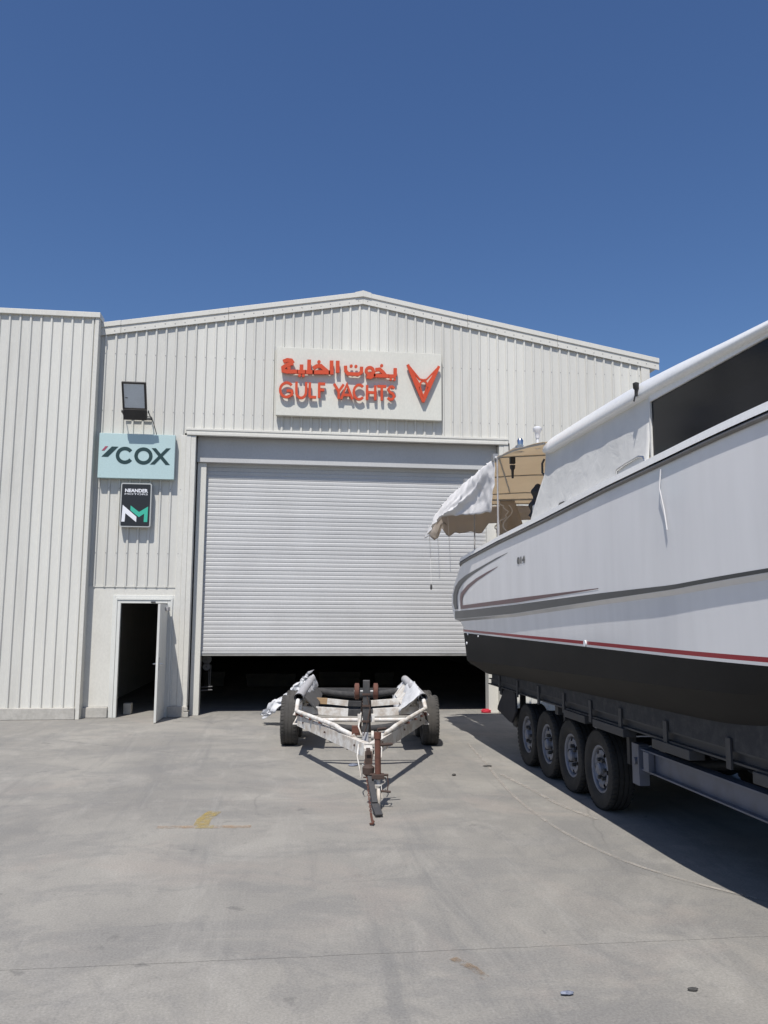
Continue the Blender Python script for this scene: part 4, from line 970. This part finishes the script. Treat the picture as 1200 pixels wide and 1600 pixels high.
for xx in (2.655, 5.645): b.tube([(xx, lerp(8.05, 13.55, k / 20), awz(lerp(8.05, 13.55, k / 20)) - .012) for k in range(21)], .012, 8)
b.tube([(2.66, 9.85, 3.79), (3.1, 11.2, 3.82), (3.6, 12.7, 3.82)], .011, 6)
b.build('awning_frame', 'steel', boat, 50)
for xx, Y in ((2.645, 9.88), (5.64, 9.88), (2.80, 11.8), (5.5, 11.8)): MB().tube([(xx, Y, shr(Y) - .02), (xx, Y, awz(Y) - .02)], .011, 10).build('stanchion', 'grey_steel', boat, 50)
b = MB()
for k in range(9):
    Y = lerp(9.9, 13.4, k / 8); b.lathe([(-.02, .001), (-.02, .02), (.03, .024), (.04, .001)], 'x', 8, (2.635, Y, awz(Y) - .01))
    b.tube([(2.63, Y - .03, awz(Y) - .03), (2.635, Y + .05, awz(Y) + .01), (2.64, Y + .2, awz(Y + .2) - .02)], .006, 5)
for Y in (9.95, 11.6): b.box(2.60, 2.66, Y - .05, Y + .05, awz(Y) - .05, awz(Y) + .045)
b.build('lashing', 'steel', boat, 50)
def hem(Y): return interp([(9.9, 3.13), (10.3, 3.15), (10.7, 3.19), (11.1, 3.23), (11.6, 3.26), (12.2, 3.20), (12.8, 3.13), (13.4, 3.12)], Y)
def curt(u, v):
    Y = lerp(9.9, 13.35, u); zt = awz(Y) - .015; z = lerp(zt, hem(Y), v)
    e = min(1, u * 2.2)
    f1 = math.exp(-((u - .17 - .30 * v * v + .12 * (1 - v)) / .045) ** 2); f2 = math.exp(-((u - .30 - .26 * v * v + .10 * (1 - v)) / .06) ** 2); f3 = math.exp(-((u - .62 - .1 * v) / .07) ** 2)
    x = 2.62 - (.03 + .25 * e) * v ** .8 - (.095 * f1 + .085 * f2 + .06 * f3 + .05 * math.exp(-((u - .45 - .2 * v * v) / .05) ** 2) + .05 * math.exp(-((u - .82) / .05) ** 2)) * v ** .4 + .03 * nz(Y * 3, z * 4, 4) + .022 * nz(Y * 8, z * 7, 9) + .012 * nz(Y * 17, z * 12, 3)
    return (x, Y + .10 * v * v, z + .02 * nz(Y * 5, 1, 2) * v)
o = MB().grid(110, 26, curt).build('side_curtain', 'curtain', boat, 70); o.modifiers.new('thick', 'SOLIDIFY').thickness = .004
def aftc(u, v):
    X = lerp(lerp(2.62, 2.42, v), 5.6, u); zt = awz(13.6) - .01 + .08 * math.sin(math.pi * u)
    zb = interp([(2.42, 3.26), (2.52, 3.12), (2.60, 3.10), (2.64, 3.30), (2.72, 3.34), (2.75, 3.16), (2.82, 3.18), (2.92, 3.27), (3.0, 3.24), (3.2, 3.28), (3.35, 3.22), (3.5, 3.42), (4.2, 3.5), (5.6, 3.5)], X)
    return (X, 13.62 + .10 * v + .05 * math.sin(X * 9) * v + .03 * nz(X * 3, v * 3, 2), lerp(zt, zb, v))
o = MB().grid(50, 12, aftc).build('aft_curtain', 'curtain_shaded', boat, 70); o.modifiers.new('thick', 'SOLIDIFY').thickness = .004
def portc(u, v):
    Y = lerp(8.3, 13.6, u); zt = awz(Y) - .01; return (5.65 + .03 * math.sin(Y * 7) * v, Y, lerp(zt, 3.50 + .03 * math.sin(Y * 3), v))
o = MB().grid(50, 8, portc).build('side_curtain', 'curtain_shaded', boat, 70); o.modifiers.new('thick', 'SOLIDIFY').thickness = .004
def innr(u, v):    # loose flap tied up near the post, hanging inside the cockpit
    X = lerp(lerp(3.10, 3.12, v), lerp(3.33, 3.52, v), u); zb = 2.93 - .10 * math.sin(math.pi * min(1, u * 1.3))
    return (X, 11.5 + .05 * math.sin(u * 11 + v * 2) * v + .03 * v, lerp(3.50, zb, v))
o = MB().grid(20, 12, innr).build('hanging_flap', 'curtain_shaded', boat, 70); o.modifiers.new('thick', 'SOLIDIFY').thickness = .004
MB().tube([(3.0, 11.5, 3.50), (3.7, 11.5, 3.53)], .014, 6).build('flap_rail', 'steel', boat, 50)
# cockpit seat back, ropes, fittings
b = MB().grid(12, 18, lambda u, v: (2.80 + .12 * u + .02 * math.sin(v * 14) + .07 * v, 9.12 - .12 * u, 2.98 + .36 * v + .012 * math.sin(u * 9)))
o = b.build('seat_cover', 'black', boat, 70); o.modifiers.new('thick', 'SOLIDIFY').thickness = .08
MB().box(2.84, 2.98, 8.98, 9.10, 2.03, 3.10).build('seat_base', 'gel_roof', boat, bevel=.02); MB().box(2.74, 2.92, 8.20, 8.30, 3.18, 3.60).build('cabin_pillar', 'gel_roof', boat, bevel=.03)
MB().tube([(2.735, 8.30, 3.30), (2.72, 8.33, 3.34), (2.72, 8.33, 3.44), (2.735, 8.30, 3.48)], .012, 6).build('grab_handle', 'dark_steel', boat, 50)
for (xx, y0, zz, zb) in ((2.40, 13.4, 3.33, 2.30), (2.48, 13.1, 3.25, 2.42), (2.52, 12.4, 3.35, 2.5)):
    MB().tube([(xx, y0, zz), (xx + .02, y0 - .03, 2.9), (xx + .03, y0 - .05, zb)], .004, 5).build('rope', 'curtain', boat, 60)
MB().tube([(3.05 + .10 * math.sin(k * .35) + .02 * math.sin(k * 1.9), 11.3 - .01 * k, 3.42 - .028 * k) for k in range(20)], .010, 6).build('rope', 'curtain', boat, 60)
MB().tube([(3.13 + .08 * math.sin(k * .35 + .5), 11.25 - .01 * k, 3.40 - .026 * k) for k in range(20)], .008, 6).build('rope', 'curtain', boat, 60)
MB().tube([(2.585, 5.32, 2.83), (2.575, 5.33, 2.70), (2.582, 5.29, 2.55), (2.58, 5.25, 2.40)], .005, 6).build('rope', 'curtain', boat, 60)
b = MB().lathe([(2.26, .001), (2.26, .014), (2.30, .02), (2.34, .014), (2.36, .001)], 'z', 10, (2.43, 13.35, 0)); b.build('rope_weight', 'dark_steel', boat, 50)
b = MB().tube([(2.66, 6.28, 2.905), (2.645, 6.20, 2.985), (2.645, 6.05, 3.0), (2.645, 5.80, 3.015), (2.65, 5.73, 3.0), (2.66, 5.70, 2.94)], .009, 8); b.build('hand_rail', 'chrome', boat, 50)
b = MB().tube([(2.64, 7.40, 2.87), (2.64, 7.46, 2.90), (2.64, 7.56, 2.90), (2.64, 7.62, 2.87)], .010, 8); b.build('cleat', 'dark_steel', boat, 50)
b = MB().lathe([(3.50, .012), (3.55, .013), (3.56, .022), (3.60, .024), (3.61, .001)], 'z', 10, (2.622, 5.75, -.03)).tube([(2.612, 5.75, 3.47), (2.606, 5.76, 3.43)], .006, 6); b.build('navigation_light', 'black', boat, 40)
b = MB().tube([(2.89, 9.0, 3.74), (2.89, 9.0, 3.86)], .014, 8).lathe([(3.86, .018), (3.88, .026), (3.93, .03), (3.95, .05), (3.985, .055), (4.0, .03), (4.005, .001)], 'z', 14, (2.89, 9.0, 0)); b.build('antenna', 'print_white', boat, 40)
b = MB().box(2.75, 2.83, 9.36, 9.44, 3.79, 3.86).lathe([(3.86, .035), (3.92, .04), (3.95, .02), (3.955, .001)], 'z', 10, (2.80, 9.40, 0)).tube([(2.75, 9.4, 3.84), (2.68, 9.7, 3.81)], .010, 6); b.build('horn', 'chrome', boat, 40)
b = MB().box(2.735, 2.795, 9.59, 9.65, 3.68, 3.76).lathe([(3.50, .014), (3.60, .018), (3.62, .032), (3.66, .036)], 'z', 10, (2.765, 9.62, 0)); b.build('deck_lamp', 'black', boat, 40)
for (Y, z, r_) in ((7.0, wl(7) + .03, .028), (11.62, 1.57, .014), (11.75, 1.44, .02), (11.0, 1.555, .012)):
    x = side(Y, z); MB().lathe([(x - .012, .001), (x - .012, r_), (x + .02, r_)], 'x', 10, (0, Y, z)).build('hull_fitting', 'print_white', boat, 40)
x8 = side(8.75, 2.43) - .004
place_text(text_mesh('014', .1, .30, .08, .004), 'grey_line', boat, (x8 - .002, 8.90, 2.395), (R(90), 0, R(-90)), 'hull_number')
b = MB().box(2.9, 5.4, 12.3, 12.8, 1.93, 1.97); b.build('swim_platform', 'gel_roof', boat, bevel=.01)

# ------------------------------------------------------------------ large trailer under the boat
bt = thing('wheeled_trailer', 'heavy grey multi-axle boat trailer with steel wheels under the white cabin boat', 'boat trailer', (HX, 8.9, 0))
def wpos(s, Y): return (s * (HX - 3.145), Y - 8.9, .37)
for Y in (7.80, 8.585, 9.37, 10.15):
    for s in (-1, 1): wheel(bt, wpos(s, Y), BT, BR, s > 0, random.uniform(0, 3))
b = MB()
for Y in (7.80, 8.585, 9.37, 10.15): b.tube([(3.2, Y, .385), (5.1, Y, .385)], .05, 10)
b.build('axle', 'dark_steel', bt, 40)
for s in (-1, 1):
    xf = (lambda x: x) if s < 0 else (lambda x: 2 * HX - x)
    b = MB()
    x0 = xf(3.02); 
    for (dx, w, zl, zh) in ((0, .012, .556, .706), (0, .10, .544, .5555), (0, .10, .7065, .718)):
        xa, xb = sorted((xf(3.07 - w / 2), xf(3.07 + w / 2))); b.box(xa, xb, .8, 6.78, zl, zh)
    b.build('chassis_beam', 'bluegrey_steel', bt)
    b = MB(); xa, xb = sorted((xf(3.0), xf(3.13))); b.box(xa, xb, 6.7805, 6.80, .50, .73); xa, xb = sorted((xf(3.005), xf(3.055))); b.box(xa, xb, 6.60, 6.70, .5555, .7065); b.lathe([(x0 - .02, .001), (x0 - .02, .03), (x0 + .03, .03)], 'x', 8, (0, 6.88, .60)); xa, xb = sorted((xf(3.03), xf(3.12))); b.box(xa, xb, 6.84, 6.98, .40, .74)
    b.build('beam_bracket', 'bluegrey_steel', bt)
    b = MB(); xa, xb = sorted((xf(2.93), xf(3.03))); b.box(xa, xb, 1.2, 11.6, .872, .885); xa, xb = sorted((xf(2.975), xf(2.99))); b.box(xa, xb, 1.2, 11.6, .8855, .945); xa, xb = sorted((xf(2.94), xf(3.025))); b.box(xa, xb, 1.2, 11.6, .9455, .957)
    b.build('upper_rail', 'trailer_grey', bt)
    for Y in (10.95, 10.1, 9.25, 8.4, 7.65, 6.95, 6.1, 5.2, 4.0, 2.8):
        xa, xb = sorted((xf(2.915), xf(2.9295))); MB().box(xa, xb, Y - .03, Y + .03, .83, 1.03).build('stub_post', 'trailer_grey', bt)
    for Y, ln in ((8.05, .6), (7.2, .7), (6.0, .6), (4.6, .6)):
        xa, xb = sorted((xf(2.90), xf(3.02))); MB().box(xa, xb, Y - ln / 2, Y + ln / 2, .80, .871).build('ledge', 'trailer_grey', bt, bevel=.004)
    for Y in (7.3, 6.72, 10.7, 5.0, 3.0, 9.0):
        xa, xb = sorted((xf(3.135), xf(3.20))); MB().box(xa, xb, Y - .03, Y + .03, .50, .8715).build('upright', 'trailer_grey', bt)
    b = MB(); zt = lambda Y: interp([(3.0, 1.22), (7, 1.10), (11.4, 1.03)], Y)
    vs = [(xf(x_), Y, z_) for Y in (3.0, 5, 7, 9, 11.4) for x_, z_ in ((2.935, .958), (3.06, .958), (3.06, zt(Y) - .03), (2.935, zt(Y)))]
    b.add(vs, [(4 * i + k, 4 * i + (k + 1) % 4, 4 * i + 4 + (k + 1) % 4, 4 * i + 4 + k) for i in range(4) for k in range(4)] + [(0, 1, 2, 3), (19, 18, 17, 16)])
    b.build('bunk_plank', 'carpet', bt)
    # mud flap behind the last wheel
    b = MB(); yy = 10.98
    fl_ = [(10.86, .91), (10.42, .84), (10.40, .62), (10.60, .455), (10.72, .46), (11.30, .55), (11.28, .60)]
    b.prism(fl_, lambda p, d: (xf(2.98 + d), p[0], p[1]), 0, .03)
    b.build('mud_flap', 'navy', bt, bevel=.004)
for Y in (2.0, 4.2, 6.4, 8.95, 11.3): MB().box(3.03, 5.27, Y - .05, Y + .05, .75, .86).build('cross_member', 'trailer_grey', bt)
MB().beam((3.07, .9, .63), (HX, -.6, .6), .1, .14).beam((2 * HX - 3.07, .9, .63), (HX, -.6, .6), .1, .139).build('drawbar', 'bluegrey_steel', bt)
MB().box(HX - .06, HX + .06, -.55, -.43, 0, .53).box(HX - .15, HX + .15, -.64, -.34, 0, .02).build('parking_stand', 'trailer_grey', bt)
b = MB().lathe([(3.06, .001), (3.06, .11), (3.09, .125), (3.28, .125), (3.3, .11), (3.3, .001)], 'x', 18, (0, 10.75, .50)); b.build('air_tank', 'dark_steel', bt, 40)

# ------------------------------------------------------------------ small loose things
def blob(name, label, cat, mat, c, r, seed, flat_=.4):
    b = MB().grid(10, 8, lambda u, v: (c[0] + r[0] * math.cos(2 * math.pi * u) * math.sin(math.pi * v) * (1 + .5 * nz(u * 5, v * 5, seed)), c[1] + r[1] * math.sin(2 * math.pi * u) * math.sin(math.pi * v) * (1 + .5 * nz(u * 4, v * 6, seed + 2)), max(.001, c[2] + r[2] * (-math.cos(math.pi * v)) * (1 + .4 * nz(u * 6, v * 3, seed + 4)))))
    return tag(b.build(name, mat, None), label, cat)
blob('red_rag', 'small red rag on the ground at the right foot of the shutter opening', 'rag', 'red_cloth', (3.93, 15.72, .03), (.11, .07, .04), 1)
blob('blue_scrap', 'scrap of blue and white wrapping on the near concrete slab at right', 'litter', 'blue_scrap', (1.40, 4.07, .012), (.035, .014, .008), 2)
blob('blue_scrap', 'faded blue scrap of paper under the trailer drawbar shadow', 'litter', 'blue_scrap', (0.905, 10.33, .008), (.06, .08, .008), 3)
blob('pebble', 'dark pebble on open concrete right of the small trailer', 'pebble', 'stone', (2.0, 9.56, .012), (.024, .02, .013), 4)
blob('pebble', 'flat dark chip lying on the pale scrape line beside the boat shadow', 'pebble', 'stone', (2.53, 10.09, .01), (.05, .022, .010), 5)
blob('pebble', 'small brown stone on the near slab close to the right edge', 'pebble', 'stone', (2.03, 4.05, .008), (.026, .016, .007), 6)
